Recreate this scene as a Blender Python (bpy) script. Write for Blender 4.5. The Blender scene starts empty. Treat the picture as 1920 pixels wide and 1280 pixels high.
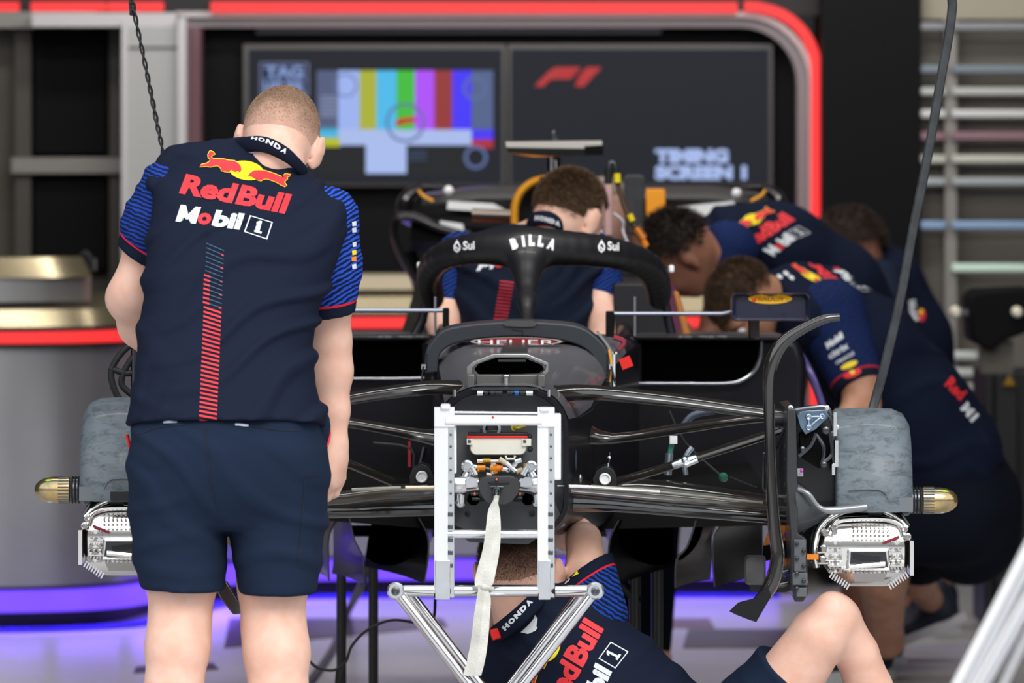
import bpy, bmesh, math, random
import numpy as np
from mathutils import Vector, Matrix, Euler
from mathutils.bvhtree import BVHTree
random.seed(7); rng = np.random.default_rng(7)
scn = bpy.context.scene
COL = scn.collection
# ---- lens: level camera with a vertical shift, 1920x1280 pixel frame
FPX, DIST, EYE, YH = 12170.0, 14.0, 1.6, 187.0
CAM = Vector((0, -DIST, EYE))
def P(px, py, Y):
    d = Y + DIST
    return Vector(((px-960)*d/FPX, Y, EYE-(py-YH)*d/FPX))
def S(n, Y=0): return n*(Y+DIST)/FPX
def toz(py, Y): return EYE-(py-YH)*(Y+DIST)/FPX
def tox(px, Y): return (px-960)*(Y+DIST)/FPX
def V(*a): return Vector(a)

# ---------------------------------------------------------------- materials
def lin(h):
    h = h.lstrip('#'); c = [int(h[i:i+2], 16)/255 for i in (0, 2, 4)]
    return tuple((x/12.92 if x <= .04045 else ((x+.055)/1.055)**2.4) for x in c)
MATS = {}
def mat(name, color, rough=.5, metal=0., emit=0., coat=0., noise=0., nscale=40, bump=0., bscale=200, bstretch=(1,1,1), trans=0., sss=0., alpha=1, spec=.5, col2=None, ior=1.45, sheen=0):
    if name in MATS: return MATS[name]
    m = bpy.data.materials.new(name); m.use_nodes = True
    nt = m.node_tree; b = nt.nodes['Principled BSDF']
    c = lin(color) if isinstance(color, str) else color
    b.inputs['Base Color'].default_value = (*c, 1)
    b.inputs['Roughness'].default_value = rough; b.inputs['Metallic'].default_value = metal
    b.inputs['Specular IOR Level'].default_value = spec
    b.inputs['IOR'].default_value = ior
    b.inputs['Coat Weight'].default_value = coat; b.inputs['Coat Roughness'].default_value = .08
    b.inputs['Transmission Weight'].default_value = trans
    b.inputs['Sheen Weight'].default_value = sheen
    if alpha < 1: b.inputs['Alpha'].default_value = alpha
    if sss: b.inputs['Subsurface Weight'].default_value = sss; b.inputs['Subsurface Radius'].default_value = (.012, .005, .003); b.inputs['Subsurface Scale'].default_value = .6
    if emit:
        b.inputs['Emission Color'].default_value = (*c, 1); b.inputs['Emission Strength'].default_value = emit
        b.inputs['Base Color'].default_value = (.01, .01, .01, 1)
    L = nt.links
    tc = nt.nodes.new('ShaderNodeTexCoord')
    if noise or col2:
        n = nt.nodes.new('ShaderNodeTexNoise'); n.inputs['Scale'].default_value = nscale; n.inputs['Detail'].default_value = 4
        L.new(tc.outputs['Object'], n.inputs['Vector'])
        r = nt.nodes.new('ShaderNodeValToRGB')
        c2 = lin(col2) if col2 else tuple(min(1, x*(1+noise)) for x in c)
        c1 = c if col2 else tuple(x*(1-noise) for x in c)
        r.color_ramp.elements[0].color = (*c1, 1); r.color_ramp.elements[1].color = (*c2, 1)
        r.color_ramp.elements[0].position = .35; r.color_ramp.elements[1].position = .65
        L.new(n.outputs['Fac'], r.inputs['Fac']); L.new(r.outputs['Color'], b.inputs['Base Color'])
    if bump:
        mp = nt.nodes.new('ShaderNodeMapping'); mp.inputs['Scale'].default_value = bstretch
        L.new(tc.outputs['Object'], mp.inputs['Vector'])
        n2 = nt.nodes.new('ShaderNodeTexNoise'); n2.inputs['Scale'].default_value = bscale; n2.inputs['Detail'].default_value = 3
        L.new(mp.outputs['Vector'], n2.inputs['Vector'])
        bp = nt.nodes.new('ShaderNodeBump'); bp.inputs['Strength'].default_value = bump; bp.inputs['Distance'].default_value = .004
        L.new(n2.outputs['Fac'], bp.inputs['Height']); L.new(bp.outputs['Normal'], b.inputs['Normal'])
    MATS[name] = m; return m

def weave(name, c1, c2, rough=.35, scale=260, coat=.3, dirt=None):
    """carbon fibre cloth: fine twill lines in two directions"""
    m = mat(name, c1, rough, 0, coat=coat); nt = m.node_tree; L = nt.links; b = nt.nodes['Principled BSDF']
    tc = nt.nodes.new('ShaderNodeTexCoord'); w = nt.nodes.new('ShaderNodeTexWave'); w.wave_type = 'BANDS'; w.bands_direction = 'DIAGONAL'
    w.inputs['Scale'].default_value = scale; w.inputs['Distortion'].default_value = .6
    L.new(tc.outputs['Object'], w.inputs['Vector'])
    mx = nt.nodes.new('ShaderNodeMix'); mx.data_type = 'RGBA'
    mx.inputs[6].default_value = (*lin(c1), 1); mx.inputs[7].default_value = (*lin(c2), 1)
    L.new(w.outputs['Fac'], mx.inputs[0]); out = mx.outputs[2]
    if dirt:
        n = nt.nodes.new('ShaderNodeTexNoise'); n.inputs['Scale'].default_value = 26; n.inputs['Detail'].default_value = 9; n.inputs['Roughness'].default_value = .75; n.inputs['Distortion'].default_value = .6
        mp = nt.nodes.new('ShaderNodeMapping'); mp.inputs['Scale'].default_value = (1, 1, 2.2); L.new(tc.outputs['Object'], mp.inputs['Vector']); L.new(mp.outputs['Vector'], n.inputs['Vector'])
        r = nt.nodes.new('ShaderNodeValToRGB'); r.color_ramp.elements[0].position = .47; r.color_ramp.elements[1].position = .72
        L.new(n.outputs['Fac'], r.inputs['Fac'])
        m2 = nt.nodes.new('ShaderNodeMix'); m2.data_type = 'RGBA'; L.new(r.outputs['Color'], m2.inputs[0]); L.new(out, m2.inputs[6]); m2.inputs[7].default_value = (*lin(dirt), 1)
        out = m2.outputs[2]
    L.new(out, b.inputs['Base Color'])
    bp = nt.nodes.new('ShaderNodeBump'); bp.inputs['Strength'].default_value = .15; bp.inputs['Distance'].default_value = .001
    L.new(w.outputs['Fac'], bp.inputs['Height']); L.new(bp.outputs['Normal'], b.inputs['Normal'])
    return m

# ---------------------------------------------------------------- object book-keeping
WOFF = {}
def tagp(o, label=None, cat=None, group=None, kind=None):
    if label: o['label'] = label
    if cat: o['category'] = cat
    if group: o['group'] = group
    if kind: o['kind'] = kind
    return o
def thing(name, loc, label, cat, group=None):
    o = bpy.data.objects.new(name, None); o.empty_display_size = .1; COL.objects.link(o)
    o.location = loc; WOFF[o.name] = Vector(loc); return tagp(o, label, cat, group)
def link(name, me, parent=None, bevel=0, seg=2):
    o = bpy.data.objects.new(name, me); COL.objects.link(o)
    if parent is None:
        n = len(me.vertices); co = np.empty(n*3, np.float32); me.vertices.foreach_get('co', co); co = co.reshape(-1, 3)
        lo, hi = co.min(0), co.max(0); c = np.array([(lo[0]+hi[0])/2, (lo[1]+hi[1])/2, lo[2]], np.float32)
        co -= c; me.vertices.foreach_set('co', co.ravel()); me.update(); o.location = c.tolist(); WOFF[o.name] = Vector(c.tolist())
    else:
        o.parent = parent; o.matrix_parent_inverse = Matrix.Translation(-WOFF[parent.name]); WOFF[o.name] = Vector((0, 0, 0))
    if bevel:
        b = o.modifiers.new('bevel', 'BEVEL'); b.width = bevel; b.segments = seg; b.limit_method = 'ANGLE'; b.angle_limit = math.radians(40)
    return o

def cat_rom(pts, k=6):
    """smooth a polyline of equal-length tuples"""
    pts = [np.array(p, float) for p in pts]; out = []
    n = len(pts)
    for i in range(n-1):
        p0 = pts[max(i-1, 0)]; p1 = pts[i]; p2 = pts[i+1]; p3 = pts[min(i+2, n-1)]
        for j in range(k):
            t = j/k
            out.append(.5*((2*p1)+(-p0+p2)*t+(2*p0-5*p1+4*p2-p3)*t*t+(-p0+3*p1-3*p2+p3)*t**3))
    out.append(pts[-1]); return out

class MB:
    def __init__(s): s.v = []; s.f = []; s.m = []; s.sm = []
    def add(s, verts, faces, m, smooth=True):
        o = len(s.v); s.v += [tuple(v) for v in verts]
        for f in faces: s.f.append([i+o for i in f]); s.m.append(m); s.sm.append(smooth)
        return s
    def box(s, c, size, m, R=None):
        c = Vector(c); hx, hy, hz = [a/2 for a in size]; vs = []
        for x in (-hx, hx):
            for y in (-hy, hy):
                for z in (-hz, hz):
                    p = Vector((x, y, z)); vs.append(c + (R @ p if R else p))
        return s.add(vs, [(0,1,3,2),(4,6,7,5),(0,4,5,1),(2,3,7,6),(0,2,6,4),(1,5,7,3)], m)
    def pbox(s, x0, x1, y0, y1, Y, dep, m):
        """box whose front face is given by pixels at depth Y"""
        a = P(x0, y0, Y); b = P(x1, y1, Y)
        return s.box(((a.x+b.x)/2, Y+dep/2, (a.z+b.z)/2), (abs(b.x-a.x), dep, abs(a.z-b.z)), m)
    def tube(s, pts, r, m, n=12, flat=None, k=0, caps=True):
        pts = [Vector(p) for p in pts]
        if not isinstance(r, (list, tuple)): r = [r]*len(pts)
        if k:
            q = cat_rom([(*p, rr) for p, rr in zip(pts, r)], k); pts = [Vector(a[:3]) for a in q]; r = [a[3] for a in q]
        N = len(pts); fr = []
        t0 = (pts[1]-pts[0]).normalized(); ref = Vector((0, 0, 1)) if abs(t0.z) < .9 else Vector((1, 0, 0))
        nrm = (ref - t0*ref.dot(t0)).normalized(); prev = t0; vs = []; fs = []
        for i, p in enumerate(pts):
            t = (pts[min(i+1, N-1)]-pts[max(i-1, 0)]).normalized()
            ax = prev.cross(t)
            if ax.length > 1e-6: nrm = Matrix.Rotation(prev.angle(t), 3, ax.normalized()) @ nrm
            nrm = (nrm - t*nrm.dot(t)).normalized(); prev = t; bn = t.cross(nrm)
            for j in range(n):
                a = 2*math.pi*j/n; q = (nrm*math.cos(a)+bn*math.sin(a))*r[i]
                if flat: d = Vector(flat[0]).normalized(); q = q + d*q.dot(d)*(flat[1]-1)
                vs.append(p+q)
        for i in range(N-1):
            for j in range(n):
                a = i*n+j; b = i*n+(j+1) % n; fs.append((a, b, b+n, a+n))
        if caps: fs.append(tuple(reversed(range(n)))); fs.append(tuple((N-1)*n+j for j in range(n)))
        return s.add(vs, fs, m)
    def lathe(s, c, axis, prof, m, n=32, arc=(0, 2*math.pi), ref=(0, 0, 1), caps=True):
        c = Vector(c); ax = Vector(axis).normalized(); rf = Vector(ref)
        if abs(rf.normalized().dot(ax)) > .95: rf = Vector((0, 1, 0))
        u = (rf-ax*rf.dot(ax)).normalized(); w = ax.cross(u); full = abs(arc[1]-arc[0]-2*math.pi) < 1e-4
        cols = n if full else n+1; vs = []; fs = []
        for t, r in prof:
            for j in range(cols):
                a = arc[0]+(arc[1]-arc[0])*j/n; vs.append(c+ax*t+(u*math.cos(a)+w*math.sin(a))*r)
        for i in range(len(prof)-1):
            for j in range(n):
                a = i*cols+j; b = i*cols+((j+1) % cols if full else j+1); fs.append((a, b, b+cols, a+cols))
        if full and caps:
            fs.append(tuple(reversed(range(cols)))); fs.append(tuple((len(prof)-1)*cols+j for j in range(cols)))
        return s.add(vs, fs, m)
    def ball(s, c, r, m, R=None, n=16):
        if not isinstance(r, (list, tuple)): r = (r, r, r)
        c = Vector(c); vs = []; fs = []; h = n//2
        for i in range(h+1):
            th = math.pi*i/h
            for j in range(n):
                a = 2*math.pi*j/n; p = Vector((r[0]*math.sin(th)*math.cos(a), r[1]*math.sin(th)*math.sin(a), r[2]*math.cos(th)))
                vs.append(c+(R @ p if R else p))
        for i in range(h):
            for j in range(n):
                a = i*n+j; b = i*n+(j+1) % n
                fs.append((a, a+n, b+n, b))
        return s.add(vs, fs, m)
    def prism(s, pts, Y, dep, m, slope=0):
        """outline given in pixels at depth Y, extruded to a real thickness"""
        A = [P(x, y, Y) for x, y in pts]; B = [a+Vector((0, dep, slope)) for a in A]; n = len(A)
        fs = [tuple(range(n)), tuple(n+i for i in reversed(range(n)))]
        s.add(A+B, fs, m, False)
        return s.add(A+B, [(i, n+i, n+(i+1) % n, (i+1) % n) for i in range(n)], m)
    def grid(s, rows, m, closed=False, caps=False):
        n = len(rows[0]); vs = [p for r in rows for p in r]; fs = []
        for i in range(len(rows)-1):
            for j in range(n if closed else n-1):
                a = i*n+j; b = i*n+(j+1) % n; fs.append((a, b, b+n, a+n))
        s.add(vs, fs, m)
        if caps: s.add(rows[0], [tuple(reversed(range(n)))], m); s.add(rows[-1], [tuple(range(n))], m)
        return s
    def band(s, pts, w, Y, dep, m):
        """a strip of pixel half-width w following pixel path pts, thickness dep"""
        L = []; R_ = []
        for i, p in enumerate(pts):
            a = np.array(pts[max(i-1, 0)], float); b = np.array(pts[min(i+1, len(pts)-1)], float); t = b-a; t /= np.linalg.norm(t)+1e-9
            nn = np.array([-t[1], t[0]]); ww = w[i] if isinstance(w, (list, tuple)) else w
            L.append(np.array(p)+nn*ww); R_.append(np.array(p)-nn*ww)
        rows = [[P(*a, Y), P(*b, Y), P(*b, Y)+V(0, dep, 0), P(*a, Y)+V(0, dep, 0)] for a, b in zip(L, R_)]
        return s.grid(rows, m, closed=True, caps=True)
    def mesh(s, name):
        me = bpy.data.meshes.new(name); me.from_pydata(s.v, [], s.f); ms = []
        for a in s.m:
            if a not in ms: ms.append(a)
        for a in ms: me.materials.append(a)
        idx = {a: i for i, a in enumerate(ms)}
        me.polygons.foreach_set('material_index', [idx[a] for a in s.m]); me.polygons.foreach_set('use_smooth', s.sm)
        me.update(); bm = bmesh.new(); bm.from_mesh(me); bmesh.ops.remove_doubles(bm, verts=bm.verts, dist=1e-6)
        bmesh.ops.recalc_face_normals(bm, faces=bm.faces); bm.to_mesh(me); bm.free()
        return me
    def build(s, name, parent=None, bevel=0, sharp=35, seg=2, label=None):
        me = s.mesh(name); me.set_sharp_from_angle(angle=math.radians(sharp))
        o = link(name, me, parent, bevel, seg)
        if label: o['label'] = label
        return o
    def bvh(s): return BVHTree.FromPolygons([Vector(v) for v in s.v], s.f)

# ---------------------------------------------------------------- lettering and marks laid onto surfaces
_tc = {}
def text_tris(txt, bold=.02):
    key = (txt, bold)
    if key in _tc: return _tc[key]
    cu = bpy.data.curves.new('t', 'FONT'); cu.body = txt; cu.offset = bold; cu.resolution_u = 3
    o = bpy.data.objects.new('t', cu); COL.objects.link(o); bpy.context.view_layer.update()
    me = bpy.data.meshes.new_from_object(o.evaluated_get(bpy.context.evaluated_depsgraph_get()))
    bpy.data.objects.remove(o); bpy.data.curves.remove(cu)
    vs = np.array([(v.co.x, v.co.y) for v in me.vertices]); fs = [tuple(p.vertices) for p in me.polygons]; bpy.data.meshes.remove(me)
    lo, hi = vs.min(0), vs.max(0); vs = (vs-lo)/(hi-lo); _tc[key] = (vs, fs); return _tc[key]
def poly_tris(pts): return (np.array(pts, float), [tuple(range(len(pts)))])
def refine(vs, fs, L):
    bm = bmesh.new(); bv = [bm.verts.new((x, y, 0)) for x, y in vs]
    for f in fs:
        try: bm.faces.new([bv[i] for i in f])
        except ValueError: pass
    bmesh.ops.triangulate(bm, faces=bm.faces)
    for _ in range(6):
        es = [e for e in bm.edges if e.calc_length() > L]
        if not es: break
        bmesh.ops.subdivide_edges(bm, edges=es, cuts=1); bmesh.ops.triangulate(bm, faces=[f for f in bm.faces if len(f.verts) > 3])
    bm.verts.index_update()
    r = [(v.co.x, v.co.y) for v in bm.verts], [tuple(v.index for v in f.verts) for f in bm.faces]; bm.free(); return r
def decal(mb, bvh, shape, m, off=.0015, L=14, seam=.05):
    """press a flat pixel-measured mark onto the surface behind it; returns faces added to mb"""
    vs, fs = refine(*shape, L); out = []; ok = []
    for x, y in vs:
        d = (P(x, y, 0)-CAM).normalized(); h = bvh.ray_cast(CAM, d)
        if h[0] is None: out.append(Vector((0, 0, 0))); ok.append(False)
        else: out.append(h[0]-d*off); ok.append(True)
    F = [f for f in fs if all(ok[i] for i in f) and max(out[i].y for i in f)-min(out[i].y for i in f) < seam]
    used = sorted({i for f in F for i in f}); mp = {i: k for k, i in enumerate(used)}
    mb.add([out[i] for i in used], [[mp[i] for i in f] for f in F], m)
def aff(shape, o, u, v):
    vs, fs = shape; return (np.array([(o[0]+a*u[0]+b*v[0], o[1]+a*u[1]+b*v[1]) for a, b in vs]), fs)
def T(txt, o, u, v, bold=.03): return aff(text_tris(txt, bold), o, u, v)
def ring_shape(c, r, w, n=28, sx=1):
    vs = []; 
    for i in range(n):
        a = 2*math.pi*i/n; vs += [(c[0]+sx*r*math.cos(a), c[1]+r*math.sin(a)), (c[0]+sx*(r-w)*math.cos(a), c[1]+(r-w)*math.sin(a))]
    return (np.array(vs), [(2*i, 2*((i+1) % n), 2*((i+1) % n)+1, 2*i+1) for i in range(n)])
def ell(c, rx, ry, n=28, a0=0): return poly_tris([(c[0]+rx*math.cos(2*math.pi*i/n)*math.cos(a0)-ry*math.sin(2*math.pi*i/n)*math.sin(a0), c[1]+rx*math.cos(2*math.pi*i/n)*math.sin(a0)+ry*math.sin(2*math.pi*i/n)*math.cos(a0)) for i in range(n)])
def quad(*a): return poly_tris(list(a))

# ---------------------------------------------------------------- signed distance bodies
class SDF:
    def __init__(s, h, k=.02): s.h = h; s.p = []; s.k = k; s.cuts = []; s.disp = None
    def seg(s, a, b, ra, rb, flat=None, k=None):
        s.p.append(('seg', np.array(a, float), np.array(b, float), ra, rb, flat, k or s.k)); return s
    def chain(s, pts, flat=None, k=None):
        for (a, ra), (b, rb) in zip(pts, pts[1:]): s.seg(a, b, ra, rb, flat, k)
        return s
    def ell(s, c, r, R=None, k=None):
        s.p.append(('ell', np.array(c, float), np.array(r, float), np.array(R if R is not None else np.eye(3)), None, None, k or s.k)); return s
    def slab(s, rows, n=2.6, k=None, px=True):
        """rows of (py, xl, xr, Yc, half depth): a body measured slice by slice, top to bottom"""
        rows = cat_rom(rows, 5); R = []
        for py, xl, xr, Yc, hd in rows:
            R.append((toz(py, Yc), tox((xl+xr)/2, Yc), S((xr-xl)/2, Yc), Yc, hd))
        R = np.array(sorted(R, key=lambda a: a[0])); s.p.append(('slab', R, n, None, None, None, k or s.k)); return s
    def bounds(s, q):
        if q[0] == 'seg':
            r = max(q[3], q[4])*(max(1, q[5][1]) if q[5] else 1); return np.minimum(q[1], q[2])-r, np.maximum(q[1], q[2])+r
        if q[0] == 'ell': r = q[2].max(); return q[1]-r, q[1]+r
        R = q[1]; return np.array([(R[:, 1]-R[:, 2]).min(), (R[:, 3]-R[:, 4]).min(), R[0, 0]]), np.array([(R[:, 1]+R[:, 2]).max(), (R[:, 3]+R[:, 4]).max(), R[-1, 0]])
    def mesh(s, zmin=None):
        h = s.h; B = [s.bounds(q) for q in s.p]; pad = 3*h+.012
        lo = np.min([b[0] for b in B], 0)-pad; hi = np.max([b[1] for b in B], 0)+pad
        N = np.ceil((hi-lo)/h).astype(int)+1
        ax = [lo[i]+h*np.arange(N[i]) for i in range(3)]
        d = np.full(N, 1.0, np.float32)
        for q, (bl, bh) in zip(s.p, B):
            k = q[6]; mg = k+4*h+.012
            i0 = np.maximum(((bl-mg-lo)/h).astype(int), 0); i1 = np.minimum(((bh+mg-lo)/h).astype(int)+2, N)
            sl = tuple(slice(a, b) for a, b in zip(i0, i1))
            X, Y, Z = np.meshgrid(*[ax[i][sl[i]].astype(np.float32) for i in range(3)], indexing='ij', sparse=True)
            if q[0] == 'seg':
                a, b, ra, rb, flat = q[1:6]; ba = b-a; L2 = ba @ ba+1e-12
                px, py, pz = X-a[0], Y-a[1], Z-a[2]; t = np.clip((px*ba[0]+py*ba[1]+pz*ba[2])/L2, 0, 1)
                qx, qy, qz = px-t*ba[0], py-t*ba[1], pz-t*ba[2]; sc = 1.
                if flat:
                    f = np.array(flat[0], float); f /= np.linalg.norm(f); g = 1/flat[1]-1; dd = (qx*f[0]+qy*f[1]+qz*f[2])*g
                    qx, qy, qz = qx+f[0]*dd, qy+f[1]*dd, qz+f[2]*dd; sc = min(1, flat[1])
                e = (np.sqrt(qx*qx+qy*qy+qz*qz)-(ra+(rb-ra)*t))*sc
            elif q[0] == 'ell':
                R = q[3]; px, py, pz = X-q[1][0], Y-q[1][1], Z-q[1][2]; r = q[2]
                l = [R[0][i]*px+R[1][i]*py+R[2][i]*pz for i in range(3)]
                k0 = np.sqrt((l[0]/r[0])**2+(l[1]/r[1])**2+(l[2]/r[2])**2); k1 = np.sqrt((l[0]/r[0]**2)**2+(l[1]/r[1]**2)**2+(l[2]/r[2]**2)**2)+1e-6
                e = k0*(k0-1)/k1
            else:
                R, n = q[1], q[2]; z = Z.ravel(); c = [np.interp(z, R[:, 0], R[:, i])[None, None, :] for i in range(1, 5)]
                a = (np.abs((X-c[0])/c[1])**n+np.abs((Y-c[2])/c[3])**n)**(1/n)
                e = (a-1)*np.minimum(c[1], c[3]); e = np.maximum(e, np.maximum(R[0, 0]-Z, Z-R[-1, 0]))
            D = d[sl]; hh = np.clip(.5+.5*(e-D)/k, 0, 1); d[sl] = e+(D-e)*(1-hh)-k*hh*(1-hh) if False else (D*(hh)+e*(1-hh)-k*hh*(1-hh))
        X, Y, Z = np.meshgrid(*[a.astype(np.float32) for a in ax], indexing='ij', sparse=True)
        if s.disp is not None: d += s.disp(X, Y, Z).astype(np.float32)
        for pt, nn in s.cuts: d = np.maximum(d, (X-pt[0])*nn[0]+(Y-pt[1])*nn[1]+(Z-pt[2])*nn[2])
        return surf(d, lo, h)
def surf(d, lo, h):
    """surface nets"""
    ins = d < 0; nx, ny, nz = d.shape
    cnt = np.zeros((nx-1, ny-1, nz-1), np.int8); acc = np.zeros((nx-1, ny-1, nz-1), bool)
    c000 = ins[:-1, :-1, :-1]
    for i in (0, 1):
        for j in (0, 1):
            for k in (0, 1): acc |= (ins[i:nx-1+i, j:ny-1+j, k:nz-1+k] != c000)
    cells = np.argwhere(acc); vid = np.full(acc.shape, -1, np.int64); vid[acc] = np.arange(len(cells))
    pos = np.zeros((len(cells), 3)); num = np.zeros(len(cells))
    corners = [(i, j, k) for i in (0, 1) for j in (0, 1) for k in (0, 1)]
    for a in corners:
        for axn in range(3):
            if a[axn] == 0:
                b = list(a); b[axn] = 1; ia = cells+a; ib = cells+b
                da = d[ia[:, 0], ia[:, 1], ia[:, 2]]; db = d[ib[:, 0], ib[:, 1], ib[:, 2]]; m = (da < 0) != (db < 0)
                t = np.where(m, da/(da-db+1e-12), 0); p = ia.astype(float); p[:, axn] += t
                pos += p*m[:, None]; num += m
    pos = lo+h*pos/np.maximum(num, 1)[:, None]; faces = []
    for axn in range(3):
        o = [i for i in range(3) if i != axn]
        sa = [slice(None)]*3; sb = [slice(None)]*3; sa[axn] = slice(0, -1); sb[axn] = slice(1, None)
        e = np.argwhere(ins[tuple(sa)] != ins[tuple(sb)])
        e = e[(e[:, o[0]] > 0) & (e[:, o[1]] > 0) & (e[:, o[0]] < acc.shape[o[0]]) & (e[:, o[1]] < acc.shape[o[1]])]
        inside = ins[e[:, 0], e[:, 1], e[:, 2]]; q = []
        for da, db in ((0, 0), (1, 0), (1, 1), (0, 1)):
            c = e.copy(); c[:, o[0]] -= da; c[:, o[1]] -= db; q.append(vid[c[:, 0], c[:, 1], c[:, 2]])
        q = np.stack(q, 1); flip = inside if axn != 1 else ~inside; q[flip] = q[flip][:, ::-1]; faces.append(q[:, ::-1])
    F = np.concatenate(faces); F = F[(F >= 0).all(1)]
    return pos, F
def sdf_obj(name, s, m, parent=None, smooth=2, extra=None):
    pos, F = s.mesh(); me = bpy.data.meshes.new(name); nv, nf = len(pos), len(F)
    if smooth:   # relax the net a little
        E = np.concatenate([F[:, [0, 1]], F[:, [1, 2]], F[:, [2, 3]], F[:, [3, 0]]])
        for _ in range(smooth):
            acc = np.zeros_like(pos); c = np.zeros(nv)
            for a, b in ((0, 1), (1, 0)):
                for i in range(3): acc[:, i] += np.bincount(E[:, a], pos[E[:, b], i], nv)
                c += np.bincount(E[:, a], minlength=nv)
            pos = pos*.4+.6*acc/np.maximum(c, 1)[:, None]
    V_ = pos; Fl = F
    me.vertices.add(nv); me.vertices.foreach_set('co', V_.astype(np.float32).ravel())
    me.loops.add(nf*4); me.loops.foreach_set('vertex_index', Fl.astype(np.int32).ravel())
    me.polygons.add(nf); me.polygons.foreach_set('loop_start', np.arange(0, nf*4, 4, dtype=np.int32))
    me.polygons.foreach_set('use_smooth', np.ones(nf, bool)); me.materials.append(m); me.update(calc_edges=True)
    bvh = None
    if extra is not None:
        bvh = BVHTree.FromPolygons([Vector(p) for p in V_.tolist()], Fl.tolist())
        mb = MB(); extra(mb, bvh)
        if mb.v:
            bm = bmesh.new(); bm.from_mesh(me); ms = [m]
            for a in mb.m:
                if a not in ms: ms.append(a)
            for a in ms[1:]: me.materials.append(a)
            vs = [bm.verts.new(v) for v in mb.v]
            for f, a in zip(mb.f, mb.m):
                try: nf_ = bm.faces.new([vs[i] for i in f]); nf_.material_index = ms.index(a); nf_.smooth = True
                except ValueError: pass
            bmesh.ops.delete(bm, geom=[v for v in bm.verts if not v.link_faces], context='VERTS'); bm.to_mesh(me); bm.free()
    o = link(name, me, parent); return o
# ---------------------------------------------------------------- camera, light
cd = bpy.data.cameras.new('camera'); cam = bpy.data.objects.new('camera', cd); COL.objects.link(cam)
cam.location = CAM; cam.rotation_euler = (math.pi/2, 0, 0); cd.sensor_width = 36; cd.lens = FPX/1920*36
cd.shift_y = -(640-YH)/1920; cd.clip_end = 200; cd.dof.use_dof = True; cd.dof.focus_distance = DIST-.15; cd.dof.aperture_fstop = 4.9
scn.camera = cam
scn.view_settings.view_transform = 'Standard'; scn.view_settings.look = 'None'; scn.view_settings.gamma = 1; scn.view_settings.exposure = 0
scn.view_settings.use_curve_mapping = False
w = bpy.data.worlds.new('world'); scn.world = w; w.use_nodes = True; nt = w.node_tree; L = nt.links
bg = nt.nodes['Background']; tc = nt.nodes.new('ShaderNodeTexCoord'); sp = nt.nodes.new('ShaderNodeSeparateXYZ'); L.new(tc.outputs['Generated'], sp.inputs[0])
rp = nt.nodes.new('ShaderNodeValToRGB'); e = rp.color_ramp.elements
e[0].position = .0; e[0].color = (.10, .10, .10, 1); e[1].position = 1; e[1].color = (.75, .88, 1.0, 1)
for p_, c_ in ((.02, (.12, .12, .13, 1)), (.20, (.16, .17, .18, 1)), (.23, (1.0, 1.0, 1.0, 1)), (.6, (.95, .98, 1.0, 1))):
    q = e.new(p_); q.color = c_
L.new(sp.outputs['Z'], rp.inputs['Fac']); L.new(rp.outputs['Color'], bg.inputs['Color']); bg.inputs['Strength'].default_value = 1.75
def area(name, loc, rot, sx, sy, power, color=(1, 1, 1)):
    l = bpy.data.lights.new(name, 'AREA'); l.shape = 'RECTANGLE'; l.size = sx; l.size_y = sy; l.energy = power; l.color = color
    o = bpy.data.objects.new(name, l); COL.objects.link(o); o.location = loc; o.rotation_euler = rot; return o
sun = bpy.data.lights.new('sun', 'SUN'); sun.energy = 1.6; sun.angle = math.radians(25); sun.color = (1, .96, .9)
so = bpy.data.objects.new('sun', sun); COL.objects.link(so); so.rotation_euler = Euler((math.radians(48), 0, math.radians(14)))
for yy in (1.5, 4.2, 6.2):
    area('garage_fill', (0.1, yy-.8, 3.05), (.75, 0, 0), 4.0, .25, 54, (1, .97, .93))  # unseen tilted fill lights, added to brighten surfaces facing the camera

# ---------------------------------------------------------------- palette
NAVY = mat('navy', '#1b2437', .8, bump=.25, bscale=420, sheen=.15)
CARB = mat('carbon_black', '#0c0c0e', .22, coat=.7, spec=.6)
CSAT = mat('satin_black', '#131315', .38, coat=.15)
CMAT = mat('matt_black', '#0b0b0c', .7, spec=.15)
WEAVE = weave('carbon_weave', '#141416', '#3a3b3e', .35)
PLATE = weave('bulkhead_weave', '#54575b', '#6e7276', .5, 330, coat=0)
DRUMC = weave('worn_carbon', '#5c656c', '#737d85', .5, 210, coat=.1, dirt='#2c2f33')
CHROME = mat('chrome', '#e8e8ea', .1, 1)
ALU = mat('aluminium', '#e9ecef', .26, 1, noise=.05, nscale=30)
ALUB = mat('white_metal', '#f3f5f6', .35, .25)
STEEL = mat('dark_steel', '#6c6f73', .28, 1)
GUN = mat('gunmetal', '#55585c', .25, 1)
RED = mat('signal_red', '#e8231f', .5)
WHITE = mat('white_print', '#eef0f2', .55)
YEL = mat('print_yellow', '#f4dc18', .55)
ORNG = mat('orange', '#f08a18', .45)
COPPER = mat('brass_orange', '#e8932c', .25, .7)
RUB = mat('rubber', '#1a1b1c', .6)
GREY = mat('grey_panel', '#aeb0b0', .45)
GLED = mat('red_led', '#ff2f30', emit=1.15)
PLED = mat('purple_led', (.14, .05, 1.0), emit=1.5)

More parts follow.
